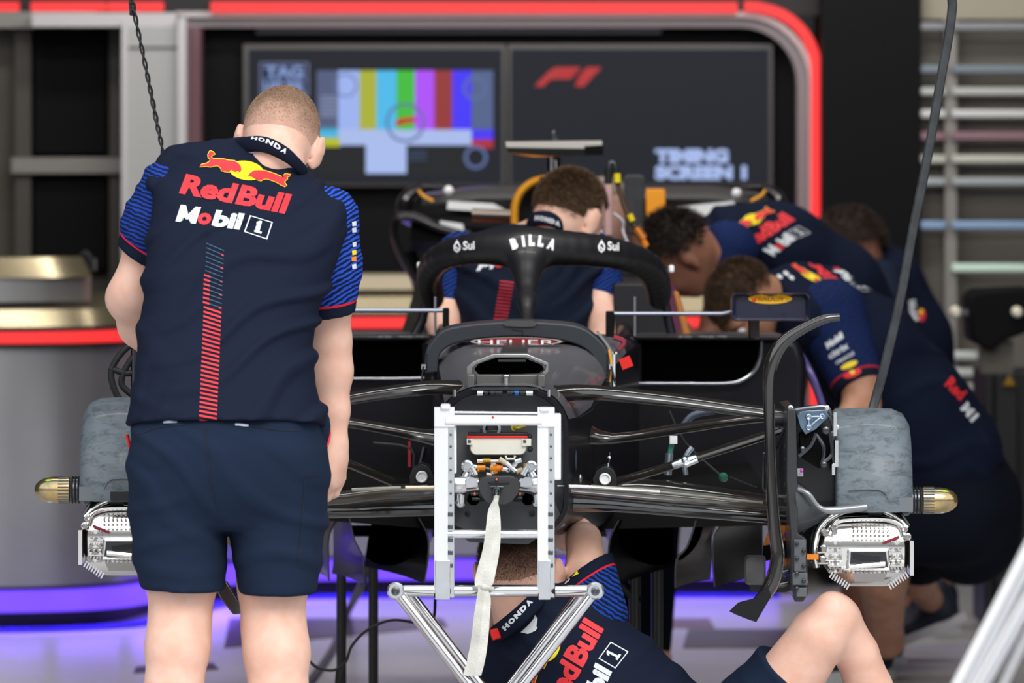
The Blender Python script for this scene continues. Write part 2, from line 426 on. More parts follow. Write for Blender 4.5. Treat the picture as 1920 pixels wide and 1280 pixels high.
# ---------------------------------------------------------------- the garage shell
def st(o): o['kind'] = 'structure'; return o
fl = MB(); fl.box((0, -5, -.05), (26, 30, .1), mat('floor_paint', '#bcbbbd', .28, noise=.1, nscale=1.2, spec=.5)); st(fl.build('floor'))
DK = mat('dark_wall', '#17181c', .55); WARM = mat('warm_grey', '#6a655c', .6)
m = MB(); m.box((0, 8.6, 1.65), (12, .1, 3.3), DK); st(m.build('wall_back'))
m = MB(); m.box((-4.4, 3.9, 1.65), (.1, 9.3, 3.3), mat('side_wall', '#2b2b2e', .6)); st(m.build('wall_left'))
m = MB(); m.box((4.4, 3.9, 1.65), (.1, 9.3, 3.3), MATS['side_wall']); st(m.build('wall_right'))
m = MB(); m.box((0, 4.15, 3.25), (8.7, 8.8, .1), mat('ceiling', '#3a3a3c', .7)); st(m.build('ceiling'))
# painted floor marks
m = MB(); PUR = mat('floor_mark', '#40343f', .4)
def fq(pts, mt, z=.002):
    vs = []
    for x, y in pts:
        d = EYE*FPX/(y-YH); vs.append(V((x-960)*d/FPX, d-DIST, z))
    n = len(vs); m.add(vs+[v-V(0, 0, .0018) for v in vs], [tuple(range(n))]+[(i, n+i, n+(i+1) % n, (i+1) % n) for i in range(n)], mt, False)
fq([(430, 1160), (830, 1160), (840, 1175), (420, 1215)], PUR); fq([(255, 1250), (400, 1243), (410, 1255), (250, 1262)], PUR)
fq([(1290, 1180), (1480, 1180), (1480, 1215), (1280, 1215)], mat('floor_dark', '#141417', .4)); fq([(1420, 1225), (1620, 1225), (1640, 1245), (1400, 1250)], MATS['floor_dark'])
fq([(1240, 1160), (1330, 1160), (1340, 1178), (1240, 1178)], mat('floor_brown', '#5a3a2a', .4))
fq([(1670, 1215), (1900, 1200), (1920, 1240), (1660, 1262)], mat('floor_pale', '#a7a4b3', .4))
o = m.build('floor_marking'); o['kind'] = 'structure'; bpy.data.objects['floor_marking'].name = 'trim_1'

# ---------------------------------------------------------------- display wall with screens
YW = 7.6
root = thing('display_wall', (tox(950, YW), YW, 0), 'black display wall framed by a grey portal with a red glowing light strip', 'display wall')
m = MB(); m.pbox(372, 1500, 48, 530, YW+.04, .1, mat('panel_black', '#0b0b10', .5, spec=.15)); m.build('back_panel', root)
m = MB(); PG = mat('portal_grey', '#8b8286', .35, .3); PL = mat('portal_light', '#c3c0c2', .35, .3)
path = [(330, 38), (1390, 38)]+[(1390+118*math.sin(a), 156-118*math.cos(a)) for a in [i*math.pi/16 for i in range(1, 8)]]+[(1508, 160), (1508, 470), (1508, 900)]
m.band(path, 13, YW-.12, .2, PG); path2 = [(330, 27), (1392, 27)]+[(1392+131*math.sin(a), 158-131*math.cos(a)) for a in [i*math.pi/16 for i in range(1, 8)]]+[(1522, 160), (1522, 900)]
m.band(path2, 5, YW-.16, .24, PL); m.build('portal_frame', root)
for seg_ in ([(395, 13), (1383, 14)], [(1396, 12), (1420, 13)]+[(1412+119*math.sin(a), 133-119*math.cos(a)) for a in [i*math.pi/20 for i in range(1, 10)]]+[(1531, 140), (1530, 455), (1530, 880)]):
    m = MB(); m.band(seg_, 9.5, YW-.2, .03, GLED); m.build('light_strip', root)
for a, b in ((-40, 35), (58, 198), (201, 306)):
    m = MB(); m.pbox(a, b, 4, 21, YW-.2, .03, GLED); m.build('light_strip', root)
m = MB(); m.pbox(-60, 1560, -60, 28, YW-.12, .05, DK); m.pbox(480, 1240, 52, 63, YW-.05, .03, mat('vent_strip', '#55545c', .4, .4)); m.build('header_panel', root)
m = MB(); m.pbox(232, 348, 50, 1060, YW-.5, .4, mat('pillar_grey', '#a9aaaa', .35, .15)); m.pbox(228, 240, 40, 1060, YW-.52, .1, PL); m.pbox(333, 349, 34, 1060, YW-.54, .1, PL)
m.pbox(240, 333, 88, 92, YW-.505, .01, MATS['side_wall']); m.pbox(60, 330, 24, 50, YW-.5, .4, PL)
m.pbox(349, 376, 50, 1060, YW-.3, .2, mat('pillar_pink', '#6d4c55', .4)); st(m.build('trim_2'))
def scr(x0, x1, label):
    r = thing('display_screen', P((x0+x1)/2, 352, YW-.04), label, 'screen', 'screens on the display wall')
    m = MB(); m.pbox(x0, x1, 82, 350, YW-.05, .07, mat('bezel', '#5c5b5b', .35, .6)); m.build('frame', r, bevel=.004)
    return r
G = lambda n, c, s=1.0: mat('screen_'+n, lin(c) if isinstance(c, str) else c, emit=s, spec=.1)
sb = mat('screen_glass', '#14181f', .12, emit=0, spec=.6); 
gb = mat('screen_dark', (.009, .012, .02), emit=1.0, spec=.12)
YS = YW-.056
r1 = scr(455, 949, 'left wall screen showing a coloured test pattern'); r2 = scr(951, 1450, 'right wall screen reading timing screen')
m = MB(); m.pbox(466, 941, 92, 344, YS, .004, gb); YY = YS-.002
for a, b, c in ((594, 634, '#535c7c'), (634, 674, '#9cb2ee'), (674, 706, '#a9b03a'), (706, 743, '#4db9ea'), (743, 778, '#43bb3e'), (778, 814, '#ae52f6'), (814, 848, '#933939'), (848, 884, '#4739f6'), (884, 925, '#53638a')):
    m.pbox(a, b, 132, 243, YY, .001, G(c[1:], c))
for a, b, y0, y1, c in ((594, 634, 238, 258, '#45b3dc'), (598, 638, 258, 275, '#b5bb1e'), (634, 884, 243, 272, '#a9bbea'), (884, 925, 243, 261, '#4739f6'), (884, 925, 261, 278, '#a93040'), (686, 762, 272, 325, '#a8bcec'), (598, 884, 278, 330, '#1d2124')):
    m.pbox(a, b, y0, y1, YY-(.001 if y0 == 272 else 0), .001, G(c[1:], c))
G('t', '#7f95c8'); G('r', '#c02828')
def flat(shape, mt, Y): 
    vs, fs = refine(*shape, 60); m.add([P(x, y, Y) for x, y in vs], fs, mt, False)
for c, rr, ww in (((760, 230), 37, 5), ((892, 295), 22, 6), ((890, 165), 22, 5), ((648, 160), 22, 3)): flat(ring_shape(c, rr, ww), G('ring', '#5d6d9d'), YY-.003)
flat(poly_tris([(738, 232), (748, 222), (778, 219), (778, 229), (758, 232), (748, 236)]), MATS['screen_r'], YY-.004)
for y in (283, 290, 297): m.pbox(766, 800, y, y+3, YY-.002, .001, G('s', '#39496a'))
for y in range(180, 218, 7): m.pbox(601, 632, y, y+3, YY-.002, .001, G('s2', '#8791b3'))
m.pbox(487, 579, 117, 180, YY, .001, G('tagbox', '#6a7496')); m.pbox(490, 576, 120, 177, YY-.001, .001, G('tagin', '#242b42'))
flat(T('TAG', (497, 146), (72, 0), (0, -23), .05), MATS['screen_t'], YY-.003); flat(T('HEUER', (494, 175), (78, 0), (0, -22), .05), MATS['screen_t'], YY-.003); m.pbox(492, 574, 148, 150, YY-.003, .001, MATS['screen_t'])
m.build('picture', r1)
m = MB(); m.pbox(958, 1442, 92, 344, YS, .004, gb)
flat(poly_tris([(1002, 162), (1030, 133), (1042, 126), (1090, 126), (1082, 134), (1050, 135), (1042, 140), (1078, 140), (1070, 148), (1042, 148), (1030, 150), (1019, 162)]), G('f1', '#b5393b'), YY-.003)
flat(poly_tris([(1078, 162), (1100, 141), (1086, 141), (1101, 126), (1128, 126), (1094, 162)]), MATS['screen_f1'], YY-.003)
flat(T('TIMING', (1228, 306), (138, 0), (0, -27), .07), G('tt', '#a9bcec'), YY-.003); flat(T('SCREEN 1', (1228, 337), (172, 0), (0, -27), .07), MATS['screen_tt'], YY-.003)
m.build('picture', r2)

# ---------------------------------------------------------------- curved counter
cr = thing('service_counter', (-1.0, 6.3, 0), 'long curved silver counter with red light band and violet glow at its foot', 'counter')
plan = [(-4.3, 5.55), (-2.6, 5.55), (-1.75, 5.57), (-1.42, 5.62), (-1.24, 5.74), (-1.14, 5.95), (-1.08, 6.25), (-.98, 6.6), (-.80, 6.82), (-.5, 6.92), (.3, 6.95), (.86, 6.95)]
plan = [tuple(a) for a in cat_rom(plan, 6)]
BR = mat('brushed_steel', '#b9babd', .3, .85, noise=.06, nscale=3); GOLD = mat('warm_steel', '#a09478', .25, .8)
def sweep(name, prof, mt, pl=plan, parent=cr):
    m = MB(); rows = []
    for i, p in enumerate(pl):
        a = np.array(pl[max(i-1, 0)]); b = np.array(pl[min(i+1, len(pl)-1)]); t = (b-a)/np.linalg.norm(b-a); nn = Vector((t[1], -t[0], 0))
        rows.append([Vector((p[0], p[1], z))+nn*o for o, z in prof])
    m.grid(rows, mt, closed=True, caps=True); return m.build(name, parent, bevel=0)
sweep('body', [(0, .13), (0, .85), (-.4, .85), (-.4, .13)], BR)
sweep('plinth', [(-.06, 0), (-.06, .13), (-.4, .13), (-.4, 0)], RUB)
sweep('foot_light', [(.035, .055), (.035, .12), (.01, .12), (.01, .055)], PLED)
sweep('light_band', [(.03, .865), (.03, .9), (0, .9), (0, .865)], GLED)
sweep('band_trim', [(.02, .85), (.02, .915), (-.38, .915), (-.38, .85)], RUB)
sweep('worktop', [(.02, .915), (.0, .965), (-.4, .985), (-.4, .915)], GOLD)
sweep('upper_tier', [(-.12, .985), (-.12, 1.06), (-.4, 1.06), (-.4, .985)], BR, plan[:28]); sweep('upper_top', [(-.10, 1.06), (-.14, 1.12), (-.4, 1.12), (-.4, 1.06)], GOLD, plan[:27])
sweep('back_worktop', [(-.1, .985), (-.1, 1.03), (-.4, 1.03), (-.4, .985)], mat('cream_top', '#c9bda4', .4), plan[48:])
sweep('foot_glow_strip', [(.12, .004), (.12, .012), (.05, .012), (.05, .004)], mat('violet_glow_tint', (.05, .03, .5), .2, emit=.0), plan)  # the foot light's glow on the floor, painted as a violet strip
for i in range(0, len(plan)-1, 6):
    a, b = plan[i], plan[min(i+6, len(plan)-1)]; 
    if a[0] < -2.6: continue
    ln = math.hypot(b[0]-a[0], b[1]-a[1]); ang = math.atan2(b[1]-a[1], b[0]-a[0])
    area('foot_lamp', ((a[0]+b[0])/2+.1*math.sin(ang), (a[1]+b[1])/2-.12*math.cos(ang), .12), (0, 0, ang), ln, .04, 2.4*ln+.6, (.22, .1, 1))
# small blurred things on the counter
m = MB(); m.tube([P(72, 508, 6), P(72, 486, 6)], .028, GOLD); m.tube([P(92, 508, 6), P(92, 490, 6)], .02, WHITE); tagp(m.build('canister'), 'small brass and white canisters at the left end of the counter', 'canister')
m = MB(); m.pbox(140, 176, 486, 508, 6, .12, CSAT); m.tube([P(146, 490, 6), P(160, 474, 6), P(172, 490, 6)], .008, RUB, k=4); tagp(m.build('tool_box', bevel=.006), 'small black tool box with a handle on the counter top', 'tool box')

# ---------------------------------------------------------------- shelving left
root = thing('shelf_unit', (tox(110, 7.4), 7.4, 0), 'open grey shelf unit with black backs left of the grey pillar', 'shelf')
SG = mat('shelf_grey', '#8a8784', .4, .3)
m = MB(); m.pbox(-60, 232, 52, 1060, 7.5, .05, mat('shelf_back', '#5a544b', .5)); m.build('back', root)
for y0, y1 in ((56, 292), (330, 508)):
    m = MB(); m.pbox(60, 203, y0, y1, 7.42, .06, mat('bin_black', '#09090b', .6, spec=.15)); m.build('bin_panel', root, bevel=.01)
m = MB(); m.pbox(20, 230, 295, 326, 7.35, .3, SG); m.build('shelf', root, bevel=.004)
for a, b in ((28, 58), (205, 230)):
    m = MB(); m.pbox(a, b, 52, 1060, 7.38, .1, mat('post_'+str(a), '#47423d', .5)); m.build('post', root)
m = MB(); m.pbox(-60, 175, 22, 52, 7.3, .3, SG); m.build('top_rail', root)

# ---------------------------------------------------------------- right side: black column and slatted cabinet
m = MB(); m.pbox(1540, 1727, -80, 1060, 7.3, .5, mat('column_black', '#08080c', .5, spec=.15)); st(m.build('trim_3'))
root = thing('drawer_cabinet', (tox(1850, 7.4), 7.4, 0), 'tall grey metal cabinet with bright horizontal drawer pulls at the right wall', 'cabinet')
m = MB(); m.pbox(1727, 1990, 0, 1050, 7.4, .5, mat('cab_grey', '#625d56', .45, .2)); m.build('body', root)
m = MB(); m.pbox(1727, 1990, -40, 36, 7.36, .5, mat('cab_beige', '#a39c8a', .5)); m.build('top_panel', root)
m = MB(); m.pbox(1772, 1794, 36, 1050, 7.3, .1, mat('cab_post', '#8d8984', .4, .4)); m.build('upright', root)
for y, c in ((49, '#8b8d90'), (129, '#7c8790'), (171, '#b9bcb8'), (213, '#d0d2d0'), (255, '#8f6f78'), (298, '#c2c4b8'), (340, '#a3aaac'), (422, '#8fa9cc'), (502, '#d6f0de'), (666, '#c9d0cc'), (698, '#c0c4c0'), (726, '#a9acaa')):
    x1 = 1990 if y < 600 else 1834
    m = MB(); m.pbox(1785, x1, y-8, y+8, 7.26, .05, mat('pull_'+c[1:], c, .4, .3)); m.pbox(1727, 1775, y-8, y+8, 7.27, .05, MATS['pull_'+c[1:]]) if y < 500 else None; m.build('drawer_pull', root, bevel=.006)
# dark machine and case at right
root = thing('cordless_drill_station', P(1880, 1000, 5.6), 'black tool station with round chrome lamps at the right edge', 'tool station')
m = MB(); m.prism([(1815, 560), (1830, 545), (1935, 540), (1935, 620), (1880, 640), (1860, 660), (1820, 640)], 5.6, .3, CMAT); m.build('head', root, bevel=.01)
for x, y, rr in ((1790, 584, 11), (1906, 584, 10)):
    m = MB(); m.lathe(P(x, y, 5.56), (0, -1, 0), [(0, S(rr, 5.6)), (.04, S(rr, 5.6)), (.05, S(rr*.6, 5.6))], mat('lens_warm', '#f3ecd8', .3, emit=0), n=20); m.build('lamp', root)
m = MB(); m.pbox(1795, 1905, 580, 590, 5.62, .03, STEEL); m.pbox(1840, 1900, 640, 700, 5.65, .1, mat('cl_grey', '#5a564e', .5)); m.build('bracket', root)
m = MB(); m.pbox(1846, 1990, 700, 1178, 5.65, .5, mat('case_black', '#121318', .45)); m.pbox(1862, 1868, 700, 1170, 5.63, .03, CSAT); m.pbox(1908, 1916, 700, 1170, 5.63, .03, CSAT)
m.prism([(1880, 724), (1893, 702), (1906, 724)], 5.62, .03, mat('warn_yel', '#8f6c0c', .5)); tagp(m.build('equipment_case', bevel=.008), 'tall black equipment case with yellow warning triangle at the right edge', 'case')
# blurred aluminium frame in the lower right foreground
root = thing('alloy_frame', (tox(1850, -4.6), -4.6, 0), 'out-of-focus aluminium frame legs in the lower right foreground', 'frame')
YA = -4.6
for a, b, r_ in (((1790, 1310), (1945, 1010), .0145), ((1822, 1310), (1975, 1040), .0125), ((1868, 1310), (1925, 1190), .005)):
    p, q = P(*a, YA), P(*b, YA); d = (p-q).normalized(); p2 = p+d*((p.z-.01)/-d.z)
    m = MB(); m.tube([p2, q-d*.25], r_, CHROME, n=14); m.build('leg', root)
m = MB(); m.tube([P(1945, 1010, YA), P(1975, 1040, YA)], .008, ALUB); m.build('brace', root)
# ---------------------------------------------------------------- the racing car (nose and wheels off), raised on its stand
CAR = thing('race_car', (.05, 1.5, 0), 'matt navy black single-seat racing car with nose and wheels removed, nose end towards us', 'racing car')
GOLDF = mat('yellow_gold', '#f3a72a', .4); DNAVY = mat('dark_navy_paint', '#0e0e15', .4, coat=.12, spec=.25)
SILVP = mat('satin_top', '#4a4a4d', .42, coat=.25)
def rr(x0, x1, y0, y1, rt, rb, n=7):
    """rounded rectangle in pixels, fixed vertex count, clockwise from bottom left"""
    o = []
    for cx, cy, r, a0 in ((x0+rb, y1-rb, rb, 90), (x0+rt, y0+rt, rt, 180), (x1-rt, y0+rt, rt, 270), (x1-rb, y1-rb, rb, 0)):
        for i in range(n):
            a = math.radians(a0+90*i/(n-1)); o.append((cx+r*math.cos(a), cy+r*math.sin(a)))
    return o
# survival cell: front half is a hollow shell with a rim at the front
m = MB(); secs = [(-.26, rr(820, 1066, 728, 1000, 80, 60)), (-.2, rr(818, 1068, 724, 1005, 84, 60)), (.05, rr(822, 1085, 712, 1005, 95, 60)), (.3, rr(818, 1110, 690, 1002, 100, 60)), (.55, rr(815, 1125, 662, 1000, 92, 60)), (.78, rr(812, 1146, 640, 995, 75, 60)), (1.05, rr(812, 1175, 632, 990, 40, 60)), (1.4, rr(808, 1198, 626, 980, 30, 60))]
rows = [[P(x, y, Y) for x, y in r_] for Y, r_ in secs]
m.grid(rows, DNAVY, closed=True)
inn = [[P(x, y, Y) for x, y in r_] for Y, r_ in ((-.26, rr(828, 1058, 736, 994, 74, 54)), (-.17, rr(830, 1056, 738, 992, 72, 54)))]
m.grid([rows[0], inn[0], inn[1]], DNAVY, closed=True)
tubB = m.bvh(); tub = m
# lettering on the flank
decal(tub, tubB, quad((1082, 722), (1117, 697), (1117, 722), (1100, 723)), RED, off=.003); 
decal(tub, tubB, T('BYBIT', (1119, 724), (1.0*38, -34), (-4, -32), .05), WHITE, off=.003)
decal(tub, tubB, quad((1128, 655), (1132, 655), (1134, 700), (1130, 700)), ORNG, off=.003)
tub.build('monocoque', CAR, sharp=50)
top = MB(); rows2 = []  # thin skin in lighter grey: reflected light on the shell's top, put into colour
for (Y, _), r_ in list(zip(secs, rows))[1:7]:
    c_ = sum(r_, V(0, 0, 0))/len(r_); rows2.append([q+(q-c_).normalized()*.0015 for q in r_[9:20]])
top.grid(rows2, mat('top_reflection_grey', '#56555a', .38, coat=.3))
top.build('nose_top_sheen', CAR)
# opening on top with its frame
YO = .02
m = MB(); m.prism([(889, 692), (897, 682), (930, 671), (985, 672), (1016, 684), (1020, 692), (1010, 700), (898, 702)], YO-.055, .01, mat('hole_black', '#040405', .95, spec=0)); m.build('access_hole', CAR)
m = MB(); m.band([(882, 726), (880, 690), (890, 681), (926, 667), (988, 667), (1026, 683), (1026, 694), (1014, 706), (1010, 726)], [7, 6, 4, 4, 4, 4, 4, 5, 6], YO-.08, .05, mat('frame_metal', '#9a9b9b', .35, .8)); m.build('access_frame', CAR, bevel=.002)
m = MB(); m.pbox(893, 1012, 702, 726, YO-.12, .02, mat('hatch_grey', '#6d6c6a', .4, .6)); m.tube([P(949, 722, YO-.13), P(949, 706, YO-.13)], .006, ALU); m.tube([P(949, 707, YO-.13), P(949, 702, YO-.13)], .009, ALU)
for x in (876, 1008): m.pbox(x, x+14, 702, 726, YO-.15, .05, MATS['hatch_grey'])
m.build('hatch_plate', CAR, bevel=.002)
m = MB(); m.grid([[P(946, 640, .69), P(991, 640, .69), P(991, 644, .69), P(946, 644, .69)], [P(940, 655, .35), P(988, 655, .35), P(988, 659, .35), P(940, 659, .35)], [P(934, 674, -.07), P(986, 674, -.07), P(986, 678, -.07), P(934, 678, -.07)]], WEAVE, closed=True, caps=True); m.build('centre_strap', CAR)
# sign under the arch
m = MB(); m.prism([(968+86*math.cos(a), 640+7*math.sin(a)) for a in [i*math.pi/14 for i in range(28)]], .66, .01, mat('deep_red', '#8f1820', .4))
YT = .657
for sx, tx in ((0, 0),):
    vs, fs = refine(*T('HEUER', (896, 645.5), (144, 0), (0, -8.5), .0), 40); m.add([P(x, y, YT) for x, y in vs], fs, WHITE, False)
vs, fs = ring_shape((968, 640), 7.5, .7, sx=11.5); m.add([P(968+(x-968)*1, y, YT) for x, y in vs], fs, mat('sign_rim', '#c8c4c0', .3, .6), False)
m.build('name_badge', CAR)
# cockpit arch
def arch(outer, inner, Y, dep, mt, name, bev=.006):
    m = MB(); o = cat_rom(outer, 5); i_ = cat_rom(inner, 5); n = min(len(o), len(i_)); rows = []
    for a, b in zip(o[:n], i_[:n]): rows.append([P(*a, Y), P(*b, Y), P(*b, Y)+V(0, dep, 0), P(*a, Y)+V(0, dep, .004)])
    m.grid(rows, mt, closed=True, caps=True); return m.build(name, CAR, bevel=bev)
outer = [(797, 700), (797, 668), (806, 646), (830, 620), (870, 610), (920, 605), (975, 603), (1030, 605), (1085, 612), (1118, 632), (1138, 656), (1144, 690), (1142, 718)]
inner = [(822, 698), (822, 676), (828, 660), (846, 647), (880, 638), (925, 633), (972, 631), (1020, 634), (1062, 640), (1094, 652), (1112, 670), (1118, 692), (1118, 716)]
arch(outer, inner, .70, .09, mat('arch_slate', '#2a2f36', .5, coat=.1), 'cockpit_arch')
m = MB(); m.prism([(944, 606), (950, 602), (1000, 602), (1008, 606), (1002, 612), (980, 613), (946, 611)], .695, .08, mat('arch_grey', '#4a4a4b', .5)); m.band([(958, 612), (962, 618), (980, 620), (980, 628)], .8, .698, .005, RUB); m.build('arch_top_patch', CAR)
m = MB(); m.band(cat_rom([(1146, 700), (1148, 668), (1140, 648), (1120, 622)], 4), 2, .72, .05, mat('edge_silver', '#b0b2b4', .3, .8)); m.build('arch_edge_trim', CAR); m = MB(); m.band(cat_rom([(1143, 716), (1146, 680), (1142, 655)], 4), 2, .715, .03, GOLDF); m.build('yellow_edge', CAR); m = MB()
for i in range(9): m.ball(P(1139, 664+i*5.6, .697), .0022, RUB, n=6)
for i in range(7): m.ball(P(800, 664+i*5.6, .697), .0022, RUB, n=6)
m.build('edge_fixing', CAR)
m = MB()
for x in (794, 1146): m.pbox(x-4, x+4, 683, 692, .69, .02, ALU); m.tube([P(x, 686, .69), P(x+(-4 if x < 900 else 8), 720, .69)], .0025, STEEL)
m.build('arch_clip', CAR)
# cockpit sides and tub rear (open on top so the mechanic can stand over it)
m = MB()
for xs in ((812, 836), (1168, 1196)):
    m.pbox(xs[0], xs[1], 628, 985, 1.35, 1.6, DNAVY)
m.pbox(820, 1250, 700, 960, 2.95, .1, DNAVY); m.build('cockpit_side', CAR, bevel=.02)
# engine cover tapering back, with air intake and camera pod
m = MB(); rows = []
for Y, x0, x1, y0, y1, rt in ((3.05, 880, 1230, 520, 960, 60), (3.3, 930, 1190, 430, 950, 90), (3.7, 985, 1180, 440, 940, 90), (4.4, 1060, 1170, 520, 930, 50)):
    rows.append([P(x, y, Y) for x, y in rr(x0, x1, y0, y1, rt, 20)])
m.grid(rows, DNAVY, closed=True, caps=True); m.build('engine_cover', CAR)
m = MB(); ringp = [(965, 420), (966, 385), (978, 358), (1002, 340), (1035, 335), (1070, 342), (1096, 365), (1108, 390), (1110, 420)]
m.tube([P(x, y, 2.95) for x, y in ringp], S(8, 2.95), GOLDF, k=5, n=12, flat=((0, 1, 0), 2.2)); m.build('air_intake_lip', CAR)
m = MB(); m.prism([(x+(1038-x)*.1, y+3) for x, y in cat_rom(ringp, 3)]+[(1105, 470), (968, 470)], 3.0, .12, mat('intake_black', '#060607', .8)); m.build('air_intake', CAR)
m = MB(); yc = 2.95
m.prism([(948, 266), (1129, 264), (1130, 286), (1126, 291), (950, 280)], yc-.05, .10, mat('pod_silver', '#d8d4cc', .4, .3)); m.prism([(948, 276), (1130, 279), (1130, 286), (1128, 291), (1060, 292), (955, 286)], yc-.056, .09, CARB)
m.prism([(958, 285), (1000, 290), (1030, 293), (1050, 293), (1095, 291), (1040, 294), (1000, 294), (956, 288)], yc-.05, .08, ORNG); m.prism([(1096, 274), (1131, 272), (1131, 290), (1096, 290)], yc-.058, .1, CMAT)
m.build('camera_pod', CAR, bevel=.003)
m = MB(); m.tube([P(1038, 292, yc), P(1038, 340, yc)], S(14, yc), CARB, flat=((0, 1, 0), 1.8)); m.tube([P(1034, 292, yc-.03), P(1034, 330, yc-.03)], .004, ALU); m.tube([P(1042, 300, yc-.03), P(1042, 332, yc-.03)], .004, ALU); m.build('pod_mast', CAR)
m = MB(); m.tube([P(1038, 264, yc), P(1038, 250, yc)], .006, STEEL); m.ball(P(1038, 249, yc), .007, STEEL); m.tube([P(1042, 264, yc), P(1043, 255, yc)], .004, STEEL); m.build('antenna', CAR)
m = MB(); m.pbox(1012, 1030, 332, 342, 2.9, .03, CMAT); m.build('intake_sensor', CAR)
m = MB(); m.tube([P(885, 401, 3.1), P(965, 404, 3.1)], S(11, 3.1), mat('pipe_bronze', '#8b7f76', .3, .8)); m.tube([P(885, 412, 3.1), P(965, 414, 3.1)], S(4, 3.1), mat('pipe_rust', '#9b4a20', .4, .4)); m.build('side_pipe', CAR)

# rear wing
YR = 4.3
root_w = MB(); rows = []
for i in range(25):
    t = i/24; x = 790+(1440-790)*t; e = abs(2*t-1)
    dy = 14*max(0, e-.7)/.3
    rows.append([P(x, 349+dy, YR+.25), P(x, 356+dy, YR+.05), P(x, 372+dy, YR), P(x, 398+dy, YR+.03), P(x, 402+dy, YR+.06), P(x, 372+dy, YR+.1), P(x, 352+dy, YR+.27)])
root_w.grid(rows, mat('wing_satin', '#454546', .35, coat=.3), closed=True, caps=True); bw = root_w.bvh()
FL = root_w
for s_ in (quad((840, 377), (925, 382), (958, 398), (838, 392)), quad((1268, 388), (1376, 377), (1380, 392), (1268, 406))): decal(FL, bw, s_, WHITE, off=.02, L=60, seam=.5)
flo = FL.build('rear_wing', CAR)
m = MB(); rows = []
for i in range(25):
    t = i/24; x = 770+(1455-770)*t; rows.append([P(x, 400, YR+.1), P(x, 410, YR-.06), P(x, 452, YR-.1), P(x, 470, YR), P(x, 440, YR+.1)])
m.grid(rows, CMAT, closed=True, caps=True); bw = m.bvh()
for s_ in (quad((825, 414), (868, 420), (870, 434), (825, 426)), quad((1130, 382), (1165, 382), (1166, 412), (1130, 412)), quad((1268, 392), (1376, 380), (1382, 396), (1320, 408), (1268, 411))): decal(m, bw, s_, WHITE, off=.02, L=60, seam=.5)
m.build('wing_main_plane', CAR)
for q in ([(840, 377), (925, 382), (958, 399), (838, 392)], [(1268, 388), (1376, 377), (1380, 393), (1345, 403), (1268, 407)], [(825, 414), (868, 420), (870, 434), (825, 427)], [(1134, 384), (1164, 384), (1165, 410), (1134, 410)]): m = MB(); m.prism(q, YR-.125, .02, WHITE); m.build('sponsor_panel', CAR, label='white sponsor patch')
m = MB(); m.pbox(1212, 1247, 355, 412, YR-.13, .1, mat('tape_orange', '#f7a01e', .5)); m.build('orange_tag', CAR, bevel=.003)
m = MB()
for x, y in ((841, 357), (1381, 362)): m.lathe(P(x, y, YR-.06), (0, -1, 0), [(0, S(9, YR)), (.01, S(9, YR)), (.02, S(4, YR))], WHITE, n=20)
m.build('wing_marker', CAR)
for sgn, xa in ((1, 762), (-1, 1458)):
    m = MB(); X = lambda d: xa+sgn*d
    m.tube([P(X(70), 352, YR+.02), P(X(25), 354, YR), P(X(2), 372, YR), P(X(-2), 400, YR), P(X(20), 420, YR)], [S(a, YR) for a in (4, 10, 16, 16, 10)], mat('endplate_black', '#171619', .3, coat=.4), k=5, flat=((0, 1, 0), 3))
    m.tube([P(X(22), 356, YR-.07), P(X(32), 368, YR-.07), P(X(50), 377, YR-.07)], S(3, YR), GOLDF, k=4); m.tube([P(X(-3), 374, YR-.06), P(X(-2), 390, YR-.06)], S(2.5, YR), mat('edge_red', '#7a1018', .5))
    m.tube([P(X(120), 440, YR-.1), P(X(60), 425, YR-.1), P(X(10), 405, YR-.1), P(X(-18), 412, YR-.1), P(X(-22), 445, YR-.1), P(X(0), 500, YR-.1), P(X(40), 560, YR-.1), P(X(70), 600, YR-.1)], [S(a, YR) for a in (8, 10, 9, 8, 7, 6, 6, 5)], MATS['endplate_black'], k=5, flat=((0, 1, 0), 2.5))
    m.tube([P(X(5), 470, YR+.1), P(X(35), 570, YR+.1)], .02, CMAT); m.build('wing_endplate', CAR)

# ---------------------------------------------------------------- halo
YHL = 1.45
HB = mat('halo_black', '#1b1b1e', .46, coat=.12)
hp = [(1.95, 812, 560, 22), (1.9, 806, 528, 24), (1.78, 810, 502, 26), (1.6, 836, 478, 27), (1.48, 890, 466, 30), (1.42, 945, 464, 34), (1.40, 990, 463, 38), (1.42, 1040, 464, 34), (1.48, 1110, 469, 31), (1.58, 1175, 481, 28), (1.72, 1215, 500, 27), (1.86, 1232, 530, 26), (1.95, 1236, 560, 22)]
hs = SDF(.0055, .03); hq = cat_rom([(*P(x, y, Y), S(r, Y)) for Y, x, y, r in hp], 3)
hs.chain([(tuple(q[:3]), q[3]) for q in hq], k=.006)
hs.chain([(P(988, 478, 1.40), .045), (P(988, 503, 1.36), .031), (P(988, 532, 1.31), .0205), (P(988, 565, 1.24), .0175), (P(988, 614, 1.15), .0170)], flat=((0, 1, 0), 1.5), k=.03)
